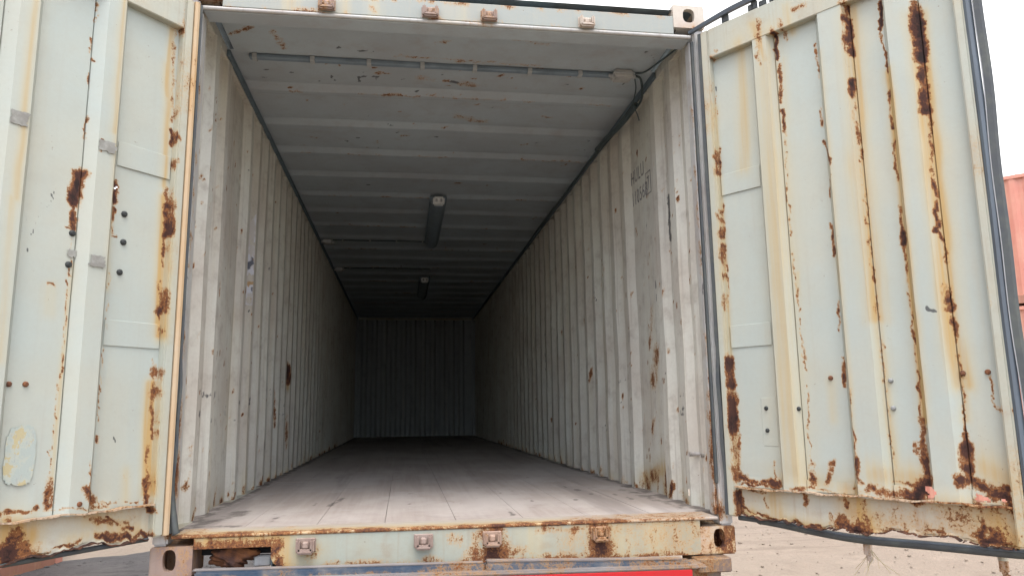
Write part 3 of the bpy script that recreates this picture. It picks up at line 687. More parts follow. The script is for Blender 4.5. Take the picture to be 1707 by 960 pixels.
for (ya, yb2), (za, zb) in (((.945, .937), (1.90, 2.04)), ((.862, .854), (1.90, 2.04)), ((.937, .862), (1.90, 1.908)), ((.937, .862), (2.032, 2.04))):
    n = 6
    for i in range(n):                                      # short dashes follow the dents
        f0, f1 = i/n, (i+1)/n
        if abs(za-zb) > .05: c = [(ya, za+(zb-za)*f0), (yb2, za+(zb-za)*f0), (yb2, za+(zb-za)*f1), (ya, za+(zb-za)*f1)]
        else: c = [(ya+(yb2-ya)*f0, za), (ya+(yb2-ya)*f1, za), (ya+(yb2-ya)*f1, zb), (ya+(yb2-ya)*f0, zb)]
        bm.faces.new([bm.verts.new((float(wall_x(np.array([p]), np.array([q]))[0])-.0014, p, q)) for p, q in c])
bmesh.ops.remove_doubles(bm, verts=bm.verts, dist=1e-4)
part(bm_obj, 'number_frame', bm, 'ink')
for y, x in ((.341, 1.168), (.249, 1.19)):
    part(tube, 'lashing_stud', [(1.216, y, .41), (x-.012, y, .408)], [.009, .011], 'post', n=8)

# ------------------------------------------------------------------ doors
SPOT_R = [
("G",0.028,2.139,0.019,2.117,0.0044,0.882), ("R",0.022,2.104,0.019,2.014,0.0022,0.784), ("R",0.014,1.836,0.015,1.762,0.0051,0.98),
("R",0.015,1.762,0.013,1.689,0.0051,0.98), ("R",0.014,1.557,0.014,1.413,0.0051,1.029), ("R",0.015,1.385,0.009,1.252,0.0059,0.98),
("R",0.014,1.229,0.009,1.063,0.0044,0.833), ("R",0.007,0.857,0.004,0.723,0.0114,1.47), ("R",0.01,0.688,0.006,0.537,0.0148,1.568),
("R",0.009,0.537,0.01,0.337,0.0131,0.833), ("S",0.011,2.047,0.013,0.342,0.0118,0.65), ("R",0.003,0.329,0.215,0.313,0.0122,1.127),
("R",0.194,0.401,0.198,0.312,0.0059,0.882), ("S",0.18,2.304,0.15,1.712,0.0384,0.715), ("R",0.277,2.297,0.278,2.151,0.0088,0.49),
("S",0.314,2.282,0.293,1.081,0.0619,0.715), ("S",0.293,1.081,0.295,0.359,0.0619,0.715), ("R",0.349,2.304,0.345,2.181,0.008,1.862),
("R",0.356,2.139,0.351,1.965,0.0088,1.029), ("R",0.351,1.923,0.353,1.769,0.0073,0.882), ("R",0.353,1.728,0.345,1.352,0.0037,0.706),
("R",0.351,1.285,0.357,1.025,0.0044,0.706), ("S",0.365,1.192,0.36,1.102,0.0133,0.65), ("R",0.357,1,0.368,0.773,0.0037,0.784),
("R",0.366,0.723,0.356,0.383,0.0029,0.833), ("R",0.362,0.396,0.366,0.322,0.014,1.029), ("S",0.372,2.156,0.35,1.525,0.0236,0.52),
("R",0.549,2.172,0.548,2.008,0.0051,1.029), ("R",0.547,1.879,0.549,1.806,0.0051,0.98), ("R",0.551,1.744,0.556,1.62,0.0059,0.98),
("R",0.554,1.569,0.553,1.492,0.0044,0.931), ("R",0.55,1.377,0.546,1.24,0.0066,1.078), ("S",0.548,1.232,0.549,1.078,0.0148,0.78),
("R",0.542,1.054,0.551,0.932,0.0044,0.931), ("R",0.551,0.824,0.55,0.705,0.008,1.127), ("R",0.558,0.693,0.554,0.438,0.0044,0.784),
("R",0.558,0.427,0.56,0.347,0.0122,0.98), ("S",0.552,2.115,0.557,0.37,0.0133,0.65), ("R",0.668,2.308,0.666,2.219,0.0114,1.47),
("R",0.67,2.217,0.669,2.057,0.0122,1.176), ("R",0.665,1.953,0.662,1.893,0.0088,1.274), ("R",0.664,1.888,0.665,1.681,0.0037,0.833),
("S",0.686,2.251,0.668,1.578,0.0384,0.975), ("S",0.668,1.578,0.675,0.968,0.0384,0.975), ("R",0.672,1.653,0.67,1.207,0.0029,0.735),
("R",0.67,1.207,0.675,0.991,0.0029,0.735), ("R",0.681,1.026,0.682,0.967,0.0059,0.833), ("R",0.682,0.897,0.682,0.376,0.0029,0.706),
("S",0.675,0.968,0.689,0.355,0.0236,0.715), ("R",0.815,2.242,0.814,2.13,0.0066,1.862), ("R",0.819,2.128,0.815,1.938,0.0059,1.127),
("R",0.812,1.858,0.804,1.703,0.0073,1.078), ("R",0.806,1.653,0.807,1.494,0.0051,0.931), ("R",0.811,1.397,0.808,1.278,0.0073,1.078),
("R",0.806,1.279,0.807,1.243,0.014,1.274), ("R",0.807,1.243,0.814,1.091,0.0044,0.98), ("R",0.812,1.068,0.807,0.796,0.0037,0.882),
("R",0.815,0.752,0.815,0.576,0.0051,0.98), ("R",0.812,0.576,0.814,0.447,0.0131,1.127), ("R",0.813,0.436,0.811,0.309,0.014,1.274),
("S",0.81,1.939,0.811,0.886,0.0207,1.17), ("S",0.811,0.886,0.812,0.576,0.0207,1.17), ("S",0.804,1.256,0.801,1.092,0.0148,1.17),
("R",0.928,2.192,0.93,2.12,0.0122,1.274), ("R",0.928,2.121,0.931,1.945,0.0183,1.862), ("R",0.929,1.933,0.93,1.761,0.0122,1.127),
("R",0.93,1.761,0.929,1.735,0.0157,1.372), ("R",0.934,1.712,0.923,1.395,0.0059,0.882), ("R",0.927,1.453,0.925,1.268,0.0073,1.029),
("R",0.931,1.267,0.933,1.142,0.0051,0.931), ("R",0.936,1.175,0.937,1.141,0.0114,1.176), ("R",0.93,1.052,0.93,0.975,0.0157,1.274),
("R",0.935,0.941,0.939,0.864,0.0088,1.029), ("R",0.941,0.81,0.938,0.513,0.0037,0.882), ("R",0.933,0.518,0.935,0.482,0.0122,1.274),
("R",0.937,0.482,0.933,0.369,0.0157,1.568), ("S",0.93,2.12,0.932,1.7,0.0354,1.105), ("S",0.932,1.7,0.932,0.876,0.0354,1.105),
("S",0.932,0.876,0.946,0.703,0.0354,1.105), ("R",0.031,0.302,0.213,0.298,0.0044,1.078), ("R",0.421,0.326,0.453,0.411,0.0122,0.98),
("R",0.28,0.303,0.447,0.295,0.0073,0.882), ("R",0.596,0.316,0.734,0.301,0.0175,1.078), ("R",0.676,0.354,0.788,0.329,0.0073,0.784),
("R",0.75,0.294,0.814,0.362,0.0227,1.47), ("R",0.919,0.368,1.04,0.306,0.0227,1.47), ("R",0.947,0.359,1.045,0.345,0.014,0.98),
("S",0.217,0.34,0.421,0.328,0.0442,0.65), ("S",0.634,0.374,0.761,0.359,0.059,0.78), ("S",0.98,0.412,1.048,0.375,0.059,0.78),
("R",0.948,0.741,0.951,0.737,0.0073,0.98), ("S",0.948,0.724,0.941,0.576,0.0148,0.91), ("S",0.468,0.739,0.467,0.576,0.0177,0.52),
("R",1.027,0.737,1.029,0.617,0.0037,0.784), ("G",0.86,0.98,0.888,0.972,0.0059,1.176), ("R",0.77,0.49,0.771,0.464,0.0122,0.833),
("R",1.059,1.074,1.096,0.577,0.0022,0.294), ("R",1.047,0.617,1.054,0.613,0.0122,0.539), ("R",0.077,0.283,0.146,0.27,0.0073,0.784),
("R",0.136,0.249,0.155,0.201,0.0066,0.735), ("R",0.322,0.299,0.325,0.251,0.0088,0.931), ("R",0.012,0.189,0.285,0.16,0.0073,0.833),
("R",0.285,0.165,0.504,0.152,0.0088,1.078), ("R",0.488,0.287,0.494,0.253,0.0088,0.882), ("R",0.46,0.186,0.572,0.149,0.0297,1.274),
("R",0.561,0.281,0.571,0.137,0.014,0.784), ("R",0.541,0.313,0.817,0.289,0.0059,0.588), ("R",0.955,0.3,0.955,0.16,0.014,1.176),
("R",0.884,0.186,1.045,0.17,0.0122,1.078), ("R",0.766,0.18,0.882,0.166,0.0066,0.98), ("R",0.988,0.213,1.027,0.168,0.0175,0.882),
("R",0.596,0.173,0.764,0.159,0.0175,0.588), ("R",0.012,0.278,0.016,0.164,0.0122,0.98), ("S",0.186,0.253,0.206,0.162,0.0442,0.91),
("S",0.517,0.3,0.572,0.149,0.059,1.04), ("S",0.818,0.3,1.039,0.277,0.0384,0.65), ("S",0.039,0.166,0.409,0.154,0.0354,0.91),
("S",0.983,0.252,1.046,0.18,0.059,0.91), ("R",0.391,2.337,0.398,2.248,0.0088,0.588), ("R",0.29,2.35,0.27,2.198,0.014,0.637),
("R",0.448,2.341,0.516,2.345,0.0066,0.784), ("R",0.068,2.305,0.033,2.273,0.0073,0.784), ("S",0.261,2.363,0.306,2.169,0.0236,0.91),
("S",0.423,2.38,0.43,2.263,0.0207,0.78)]
SPOT_L = [
("R",0.385,2.245,0.38,2.155,0.0037,0.931), ("R",0.391,2.082,0.391,2.024,0.0044,1.029), ("R",0.382,2.008,0.381,1.991,0.0037,1.176),
("R",0.384,1.943,0.385,1.898,0.0044,1.078), ("R",0.389,1.774,0.388,1.673,0.0044,0.931), ("R",0.399,1.532,0.403,1.473,0.021,1.666),
("R",0.403,1.473,0.403,1.415,0.021,1.666), ("R",0.402,1.403,0.399,1.312,0.0114,1.127), ("R",0.43,1.321,0.399,1.319,0.0029,0.98),
("R",0.402,1.277,0.398,0.855,0.0022,0.784), ("R",0.396,0.855,0.401,0.768,0.0037,0.882), ("R",0.405,0.747,0.412,0.413,0.0022,0.706),
("R",0.408,0.412,0.404,0.32,0.0131,1.029), ("S",0.393,1.188,0.402,0.412,0.0089,0.65), ("R",0.34,1.679,0.341,1.63,0.0044,1.127),
("R",0.262,1.533,0.252,1.462,0.0114,1.666), ("R",0.267,1.435,0.267,1.339,0.0044,1.078), ("R",0.278,1.329,0.239,1.323,0.0037,1.078),
("R",0.275,1.172,0.276,1.125,0.0037,0.882), ("R",0.278,1.09,0.281,0.618,0.0022,0.608), ("R",0.279,0.783,0.281,0.695,0.0029,0.931),
("R",0.274,0.559,0.277,0.535,0.0066,1.078), ("R",0.285,0.466,0.286,0.37,0.0037,0.882), ("R",0.299,0.372,0.275,0.321,0.014,0.931),
("S",0.299,2.24,0.263,1.115,0.0148,0.52), ("S",0.061,2.271,0.06,1.969,0.0133,1.17), ("S",0.061,2.105,0.047,1.576,0.0207,0.91),
("R",0.031,1.824,0.029,1.752,0.008,1.078), ("R",0.035,1.553,0.036,1.488,0.0122,0.882), ("R",0.033,1.489,0.034,1.378,0.0157,1.323),
("R",0.036,1.373,0.032,1.234,0.0066,0.98), ("R",0.038,1.17,0.037,1.121,0.0122,0.931), ("R",0.037,1.121,0.034,1.042,0.0131,1.323),
("R",0.036,1.034,0.036,0.949,0.0029,0.833), ("S",0.049,1.524,0.036,0.949,0.0266,1.04), ("R",0.041,0.808,0.04,0.708,0.0148,1.127),
("R",0.04,0.708,0.036,0.543,0.0073,0.833), ("S",0.053,0.755,0.041,0.336,0.0236,1.235), ("R",0.046,0.509,0.044,0.314,0.0066,0.882),
("R",0.052,0.383,0.019,0.277,0.0122,0.882), ("R",0.476,1.102,0.45,1.103,0.0051,1.225), ("S",0.463,1.093,0.456,1.002,0.0236,0.39),
("R",0.127,0.405,0.125,0.389,0.0051,0.588), ("S",0.133,0.423,0.122,0.311,0.0207,0.52), ("S",0.616,2.123,0.615,1.38,0.0177,0.715),
("S",0.294,2.284,0.291,1.726,0.0177,0.78), ("S",0.63,1.377,0.617,0.82,0.0177,0.65), ("G",0.474,1.448,0.529,1.308,0.0022,0.784),
("G",0.529,1.308,0.554,1.194,0.0022,0.784), ("G",0.184,0.544,0.179,0.531,0.0044,0.98), ("R",0.235,0.316,0.033,0.299,0.0029,0.686),
("R",0.555,0.314,0.443,0.319,0.0073,1.176), ("R",0.548,0.203,0.462,0.17,0.0349,1.127), ("R",0.55,0.222,0.496,0.233,0.0262,0.784),
("R",0.433,0.165,0.293,0.183,0.0073,0.98), ("R",0.277,0.254,0.117,0.229,0.0122,0.588), ("R",0.189,0.26,0.14,0.226,0.0059,0.882),
("R",0.128,0.213,0.092,0.213,0.0066,0.882), ("R",0.531,0.29,0.524,0.276,0.0088,0.98), ("R",0.229,0.195,0.003,0.174,0.0122,1.176),
("R",0.382,0.308,0.193,0.303,0.0044,0.686), ("S",0.553,0.261,0.477,0.231,0.059,1.17), ("S",0.256,0.262,0.079,0.195,0.0442,0.78),
("S",0.336,0.2,0.229,0.199,0.0295,0.65), ("R",0.047,2.294,0.03,1.864,0.0073,0.49), ("R",0.037,2.355,0.021,2.25,0.0059,0.784),
("R",0.052,0.849,0.022,0.268,0.0059,0.539), ("R",0.013,1.697,0.013,1.657,0.0044,0.882), ("R",0.043,0.754,0.036,0.613,0.0059,0.686)]
def door(side, hinge, az, spots, ribs, holes, lab):
    a = rad(az); d = Vector((math.sin(a), math.cos(a), 0)); s = side       # s=+1 right leaf, -1 left leaf; local x = along the leaf, local y*s = outwards
    yax = Vector((-d.y, d.x, 0))
    m = Matrix(((d.x, yax.x, 0, hinge[0]), (d.y, yax.y, 0, hinge[1]), (0, 0, 1, 0), (0, 0, 0, 1)))
    spots = [(k, *(next((rb_[0]-.005 for rb_ in ribs if k in 'RG' and rb_[0]-.012 < u < rb_[1]-.001), u) if j == 0 else u for j, u in ((0, u1),)), z1, next((rb_[0]-.005 for rb_ in ribs if k in 'RG' and rb_[0]-.012 < u2 < rb_[1]-.001), u2), z2, w_, am) for k, u1, z1, u2, z2, w_, am in spots]
    sp = [(k, max(u1, .027), z1, max(u2, .027), z2, w_, am) for k, u1, z1, u2, z2, w_, am in spots]
    uz = lambda co: (co[:, 0], co[:, 2])
    br = [.012]; dd = [.036]
    for l0, l1, r1, r0 in ribs: br += [l0, l1, r1, r0, r0+.0012, r0+.0042, r0+.0054]; dd += [.036, 0.0015, 0.0015, .036, .045, .045, .036]
    br.append(1.085); dd.append(.036)
    us = stations(br, .0065); zs = np.linspace(.284, 2.29, 330)
    def f(u, z):
        wv = np.interp(u, br, dd)+.0022*wobble(u, z, 5, 31+s)+.0012*wobble(u, z, 16, 37+s)
        low = np.clip((.42-z)/.14, 0, 1); wv = wv+low*.004*wobble(u, z, 40, 33+s)
        return u, s*wv, z
    def keep(u, z):
        k = np.ones(len(u), bool)
        for hu, hz, ru, rz_, ph in holes:
            ang = np.arctan2((z-hz)/rz_, (u-hu)/ru)
            rr = 1+.22*np.sin(3*ang+ph)+.16*np.sin(5*ang+2*ph)+.10*np.sin(9*ang+ph)
            k &= ((u-hu)/ru)**2+((z-hz)/rz_)**2 > rr**2
        return k
    leaf = sheet('door', us, zs, f, 'door', box_root, keep=keep, spots=sp, mtx=ROOT @ m, flip=(s > 0))
    if lab: leaf['label'] = lab
    def sub(fn, *a_, **k_): return fn(*a_, parent=leaf, **k_)
    def dbox(name, u0, u1, w0, w1, z0, z1, mat, bev=.003, seg=.02, segs=1, sp_=sp): return sub(box, name, (u0, s*w0, z0), (u1, s*w1, z1), mat, bev=bev, seg=seg, segs=segs, spots=sp_, ab=uz)
    # frame members
    dbox('hinge_stile', -.018, .024, -.002, .052, .166, 2.432, 'frame', bev=.006, segs=2)
    dbox('lock_stile', 1.062, 1.096, -.002, .052, .160, 2.432, 'frame', bev=.006, segs=2)
    dbox('top_rail', .0245, 1.0615, -.001, .05, 2.283, 2.431, 'frame', bev=.004)
    # bottom rail: web with a ragged rusted edge, and a thin upper flange towards us
    ub = np.linspace(.0245, 1.0615, 170); r = np.random.default_rng(40+s)
    rag = np.convolve(r.normal(0, 1, 190), [.2, .3, .3, .2], 'valid')[:170]*.006+.010*np.sin(ub*9+s)+.006*np.sin(ub*31)
    bot = .160+np.clip(rag, -.012, .02)
    sub(sheet, 'bottom_rail', ub, np.linspace(0, 1, 26), lambda u, t: (u, s*(.030+.001*wobble(u, t, 9, 5)+.012*(t < .06)*np.sin(u*50)*.3), np.interp(u, ub, bot)*(1-t)+.283*t), 'web', spots=sp,
        spotcoord=lambda u, t: (u, .163*(1-t)+.283*t), flip=(s > 0))
    fl = np.linspace(.0245, 1.0615, 150); dent = .0025*np.sin(fl*23+s)+.002*np.sin(fl*57)
    bm = bmesh.new(); V = []
    for u, q in zip(fl, dent):
        rg = .003*math.sin(u*140)+.002*math.sin(u*333+1)
        V.append([bm.verts.new((u, s*(-.006+rg), .292+q)), bm.verts.new((u, s*.032, .290+q)), bm.verts.new((u, s*.032, .284+q)), bm.verts.new((u, s*(-.006+rg), .286+q))])
    for A, B in zip(V[:-1], V[1:]):
        for k in range(4): bm.faces.new((A[k], A[(k+1) % 4], B[(k+1) % 4], B[k]))
    bm.faces.new(V[0]); bm.faces.new(V[-1][::-1]); bmesh.ops.recalc_face_normals(bm, faces=bm.faces)
    sub(bm_obj, 'rail_flange', bm, 'edge', spots=[], ab=uz)
    bm = bmesh.new(); V = []
    for u, q in zip(ub, bot):
        o_ = .004*math.sin(u*41)+.003*math.sin(u*97)
        V.append([bm.verts.new((u, s*(.029), q+.002)), bm.verts.new((u, s*(.016+o_), q-.000+o_*.4)), bm.verts.new((u, s*(.016+o_), q-.003+o_*.4)), bm.verts.new((u, s*.046, q-.002))])
    for A, B in zip(V[:-1], V[1:]):
        if s > 0 and r.random() < .22: continue
        for k in range(4): bm.faces.new((A[k], A[(k+1) % 4], B[(k+1) % 4], B[k]))
    sub(bm_obj, 'rail_lip', bm, 'rust_black')
    # strips welded over the old panel joints
    for z0, z1 in ((.896, .996), (1.606, 1.706)):
        sub(box, 'patch_plate', (.028, s*.0305, z0), (ribs[0][0]-.002, s*.0345, z1), 'door', bev=.0015, seg=.02, spots=sp, ab=uz)
    gaps = [(.026, ribs[0][0])]+[(ribs[i][3], ribs[i+1][0]) for i in range(len(ribs)-1)]+[(ribs[-1][3], 1.058)]
    if s > 0:
        for g0, g1 in gaps:
            def f2(u, z): return u, s*(.0310+.002*wobble(u, z, 30, 8)), z
            sub(sheet, 'skirt_plate', np.linspace(g0+.003, g1-.003, 40), np.linspace(.292, .338, 10), f2, 'door', spots=sp, keep=keep, flip=True)
    return leaf, m, sub, uz, sp
RIB_R = [(.228, .250, .315, .334), (.530, .555, .655, .673), (.802, .825, .905, .934)]
RIB_L = [(.258, .283, .352, .384), (.574, .598, .663, .696), (.868, .892, .962, .996)]
HOLE_R = [(.806, .316, .020, .026, .5), (.965, .308, .026, .013, 2.0), (1.030, .307, .010, .007, 1.0)]
HOLE_L = [(.2515, 1.512, .0035, .009, 1.0)]
rd, mR, subR, uz, spR = door(1, (1.185, -.05), 146, SPOT_R, RIB_R, HOLE_R, 'right door leaf with long rust streaks beside its ribs and rust holes at its foot')
ld, mL, subL, uz, spL = door(-1, (-1.175, -.05), 219.7, SPOT_L, RIB_L, HOLE_L, 'left door leaf with ochre stained edge and sticker remains at its foot')
def bolt(sub, s, u, z, mat, w_=.036, r=.010, h=.010):
    bm = bmesh.new(); n = 9
    A = [bm.verts.new((u+r*math.cos(6.283*k/n), s*w_, z+r*math.sin(6.283*k/n))) for k in range(n)]
    B = [bm.verts.new((u+r*.92*math.cos(6.283*k/n), s*(w_-h*.6), z+r*.92*math.sin(6.283*k/n))) for k in range(n)]
    D = [bm.verts.new((u+r*.5*math.cos(6.283*k/n), s*(w_-h), z+r*.5*math.sin(6.283*k/n))) for k in range(n)]
    for P_, Q in ((A, B), (B, D)):
        for k in range(n): bm.faces.new((P_[k], P_[(k+1) % n], Q[(k+1) % n], Q[k]))
    bm.faces.new(D); bmesh.ops.recalc_face_normals(bm, faces=bm.faces)
    sub(bm_obj, 'bolt_head', bm, mat)
for u, z, mt in ((.469, .744, 'bolt_rust'), (.548, .743, 'bolt_rust'), (.948, .741, 'bolt_rust'), (1.027, .742, 'bolt_rust'), (.700, .725, 'bolt_pale'), (.700, .621, 'bolt_pale'), (.178, .627, 'bolt_dark'), (.177, .533, 'bolt_dark')):
    bolt(subR, 1, u, z, mt)
bolt(subR, 1, .328, .623, 'bolt_dark', .026)
for u, z, mt in ((.21, 1.418, 'bolt_dark'), (.206, 1.305, 'bolt_dark'), (.212, 1.184, 'bolt_dark'), (.402, 1.302, 'bolt_dark'), (.406, 1.183, 'bolt_dark'), (.568, .743, 'bolt_rust'), (.515, .744, 'bolt_rust'), (.316, .323, 'bolt_rust')):
    bolt(subL, -1, u, z, mt, .036 if u != .316 else .002, .0125 if mt == 'bolt_dark' else .010)
subR(box, 'patch_plate', (.155, .0330, .468), (.224, .0352, .672), 'door', bev=.001, spots=spR, ab=uz)
# tape remnants on the ribs of the left leaf (the rib faces stand at w = 0)
def ragged(sub, s, u0, u1, z0, z1, w_, mat, name, seed, skew=0.0):
    r = np.random.default_rng(seed); n = 9; P_ = []
    for t in np.linspace(0, 1, n)[:-1]: P_.append((u0+(u1-u0)*t, z0+r.normal(0, .002)))
    for t in np.linspace(0, 1, n)[:-1]: P_.append((u1+r.normal(0, .003), z0+(z1-z0)*t))
    for t in np.linspace(0, 1, n)[:-1]: P_.append((u1+(u0-u1)*t, z1+r.normal(0, .002)))
    for t in np.linspace(0, 1, n)[:-1]: P_.append((u0+r.normal(0, .003), z1+(z0-z1)*t))
    bm = bmesh.new(); f_ = bm.faces.new([bm.verts.new((u, s*w_, z+skew*(u-u0))) for u, z in P_])
    e = bmesh.ops.extrude_face_region(bm, geom=[f_])
    for v in e['geom']:
        if isinstance(v, bmesh.types.BMVert): v.co.y = s*(w_-.0008)
    bmesh.ops.recalc_face_normals(bm, faces=bm.faces)
    return sub(bm_obj, name, bm, mat)
ragged(subL, -1, .605, .660, 1.640, 1.690, -.003, 'tape', 'tape_remnant', 1)
ragged(subL, -1, .286, .350, 1.636, 1.678, -.003, 'tape', 'tape_remnant', 2)
ragged(subL, -1, .292, .348, 1.185, 1.226, -.003, 'tape', 'tape_remnant', 3)
ragged(subL, -1, .385, .412, 1.212, 1.240, .0315, 'tape', 'tape_remnant', 4)
# peeling sticker low on the left leaf
def sticker():
    m, n, p = nodes('peeling_sticker'); g = G(n); o = g.coord()
    v = g.math('ADD', g.noise(g.coord((1, 1, .8)), 16, 5, .6), g.math('MULTIPLY', g.noise(o, 90, 3, .6), .25))
    c = g.mix(g.ramp(v, .57, .60), (.42, .37, .22), (.385, .415, .36))
    c = g.mix(g.ramp(v, .64, .66), c, (.345, .395, .365))
    lines = g.ramp(g.noise(g.coord((90, 90, 22), (1, 2, 3)), 1.0, 4, .7), .60, .64)
    c = g.mix(g.math('MULTIPLY', lines, .5), c, (.30, .31, .30))
    n.links.new(c, p.inputs['Base Color']); p.inputs['Roughness'].default_value = .6
    n.links.new(g.bump(v, .4, .003), p.inputs['Normal']); return m
stm = sticker()
r = np.random.default_rng(12); bm = bmesh.new(); pts = []
for k in range(60):
    t = 6.2832*k/60; c, s_ = math.cos(t), math.sin(t); e = 4
    q = 1+.04*r.normal()
    pts.append((.512+.048*abs(c)**(2/e)*np.sign(c)*q, .503+.098*abs(s_)**(2/e)*np.sign(s_)*q))
f_ = bm.faces.new([bm.verts.new((u, -.0312, z)) for u, z in pts])
e = bmesh.ops.extrude_face_region(bm, geom=[f_])
for v in e['geom']:
    if isinstance(v, bmesh.types.BMVert): v.co.y = -.0302
bmesh.ops.recalc_face_normals(bm, faces=bm.faces)
subL(bm_obj, 'sticker_remnant', bm, stm)
# gaskets
def strip(sub, s, name, prof, zs, mat, wav=lambda z: 0.0):
    """profile (u,w) swept up the leaf"""
    bm = bmesh.new(); V = []
    for z in zs:
        k = wav(z); V.append([bm.verts.new((u+k, s*(w_+k*.4), z)) for u, w_ in prof])
    n = len(prof)
    for A, B in zip(V[:-1], V[1:]):
        for k in range(n): bm.faces.new((A[k], A[(k+1) % n], B[(k+1) % n], B[k]))
    bm.faces.new(V[0]); bm.faces.new(V[-1][::-1]); bmesh.ops.recalc_face_normals(bm, faces=bm.faces)
    return sub(bm_obj, name, bm, mat)
zz = np.linspace(.15, 2.45, 70)
wv = lambda z: .003*math.sin(z*4.1)+.0018*math.sin(z*11+1)
strip(subR, 1, 'edge_gasket', [(1.0965, .004), (1.0965, .03), (1.118, .03), (1.1225, .012), (1.117, .002), (1.107, -.003)], zz, 'gasket_blue', lambda z: .002*math.sin(z*5))
strip(subR, 1, 'gasket_lip', [(1.1228, .001), (1.1228, .010), (1.1255, .010), (1.1260, .000)], zz, 'pale_rubber', wv)
strip(subR, 1, 'edge_gasket', [(1.1262, .003), (1.123, .034), (1.146, .036), (1.151, .022), (1.144, .008)], zz, 'gasket', wv)
strip(subL, -1, 'edge_gasket', [(1.0965, .004), (1.0965, .03), (1.146, .03), (1.151, .012)], zz, 'gasket')
for sub, s in ((subR, 1), (subL, -1)):
    rr = np.random.default_rng(5)
    strip(sub, s, 'hinge_gasket', [(-.0195, .004), (-.0195, .03), (-.040, .034), (-.044, .020), (-.036, .002)] if s > 0 else [(-.050, .004), (-.050, .03), (-.066, .034), (-.070, .018), (-.060, .000)], np.linspace(.17, 2.43, 60), 'gasket', lambda z: .004*math.sin(z*7)+.002*math.sin(z*23) if z < .9 else .001*math.sin(z*6))
zs_ = np.linspace(.168, 2.43, 110)
strip(subL, -1, 'gasket_retainer', [(-.0195, -.004), (-.0195, .03), (-.048, .03), (-.0490, .006), (-.040, -.008), (-.030, -.009)], zs_, 'orange_edge')
# loose strip along the head of the right leaf, with gaps under it
bm = bmesh.new(); V = []
for i, u in enumerate(np.linspace(-.075, 1.125, 60)):
    z = 2.447+.030*min(1, max(0, (u+.07)/.4))+.003*math.sin(u*14); hh = .011+.008*min(1, max(0, (u+.08)/.25))
    V.append([bm.verts.new((u, -.012, z)), bm.verts.new((u, -.018, z+hh)), bm.verts.new((u, .010, z+hh+.003)), bm.verts.new((u, .010, z+.003))])
for A, B in zip(V[:-1], V[1:]):
    for k in range(4): bm.faces.new((A[k], A[(k+1) % 4], B[(k+1) % 4], B[k]))
bm.faces.new(V[0]); bm.faces.new(V[-1][::-1]); bmesh.ops.recalc_face_normals(bm, faces=bm.faces)
subR(bm_obj, 'top_gasket', bm, 'gasket_blue')
r = np.random.default_rng(9)
for i in range(34):                                        # crumbs of torn rubber bridging the gap
    u = .10+.97*i/34+r.normal(0, .006)
    if r.random() < .5: continue
    subR(box, 'gasket_scrap', (u-.012-.012*r.random(), .004, 2.4325), (u+.008+.010*r.random(), .016, 2.444+.03*r.random()), 'gasket', bev=.004)
strip(subL, -1, 'top_gasket', [(-.0, -.002), (1.12, -.002), (1.12, .03), (0, .03)], [2.4335, 2.460], 'gasket')
# the bottom gasket of the right leaf has come away and sags below it
pts = [(.005, .05, .156), (.10, .052, .153), (.189, .055, .147), (.368, .06, .129), (.534, .062, .121), (.771, .06, .127), (.944, .055, .131), (1.06, .05, .135), (1.125, .045, .142)]
b = bm_tube(bmesh.new(), smooth_path(pts, 8), [.011]*8+[.0165]*57, 12); subR(bm_obj, 'loose_gasket', b, 'gasket', smooth=True)
b = bm_tube(bmesh.new(), smooth_path([(u, w_-.012, z+.010) for u, w_, z in pts[2:]], 8), .0045, 6); subR(bm_obj, 'loose_gasket', b, 'gasket_blue', smooth=True)
subL(tube, 'bottom_gasket', smooth_path([(.02, -.04, .158), (.3, -.045, .153), (.6, -.04, .150), (1.1, -.04, .158)], 8), .010, 'gasket')
# torn gasket hanging at the left jamb
part(tube, 'torn_gasket', smooth_path([(-1.150, .006, .98), (-1.153, .000, .8), (-1.149, .004, .6), (-1.155, -.004, .42), (-1.148, .002, .30), (-1.128, -.004, .19), (-1.122, -.002, .168)], 8), [.010]*20+[.014]*29, 'gasket', n=8)
part(tube, 'torn_gasket', smooth_path([(-1.158, .0, .62), (-1.166, -.012, .45), (-1.172, -.016, .30), (-1.178, -.015, .17)], 8), .008, 'gasket', n=8)
for s in (-1, 1): part(box, 'jamb_gasket', (s*1.1455, .006, .30), (s*1.1575, .0285, 2.41), 'gasket', bev=.004)
# lock rods on the outer face, their cams showing under the right leaf
for sub, s in ((subR, 1), (subL, -1)):
    for u in (.531, .990):
        bm = bmesh.new(); bm_tube(bm, [(u, s*.095, .10), (u, s*.095, 2.47)], .017, 12)
        rod = sub(bm_obj, 'lock_rod', bm, 'frame', smooth=True, spots=[], ab=uz)
        bm = bmesh.new(); bm_box(bm, (u-.013, s*.080, .055), (u+.013, s*.112, .118), .007, segs=2)
        bm_box(bm, (u-.006, s*.085, .030), (u+.018, s*.107, .062), .008, segs=2)
        sub(bm_obj, 'rod_cam', bm, 'casting', spots=[], ab=uz)
    for z in (.35, .95, 1.65, 2.25):
        sub(box, 'hinge', (-.05, s*.055, z), (.12, s*.075, z+.09), 'frame', bev=.004, spots=[], ab=uz)
    # outer skin edges of the leaf are closed by the frame; handle
    sub(tube, 'door_handle', [(.531, s*.12, 1.1), (.99, s*.12, 1.1)], .012, 'casting')
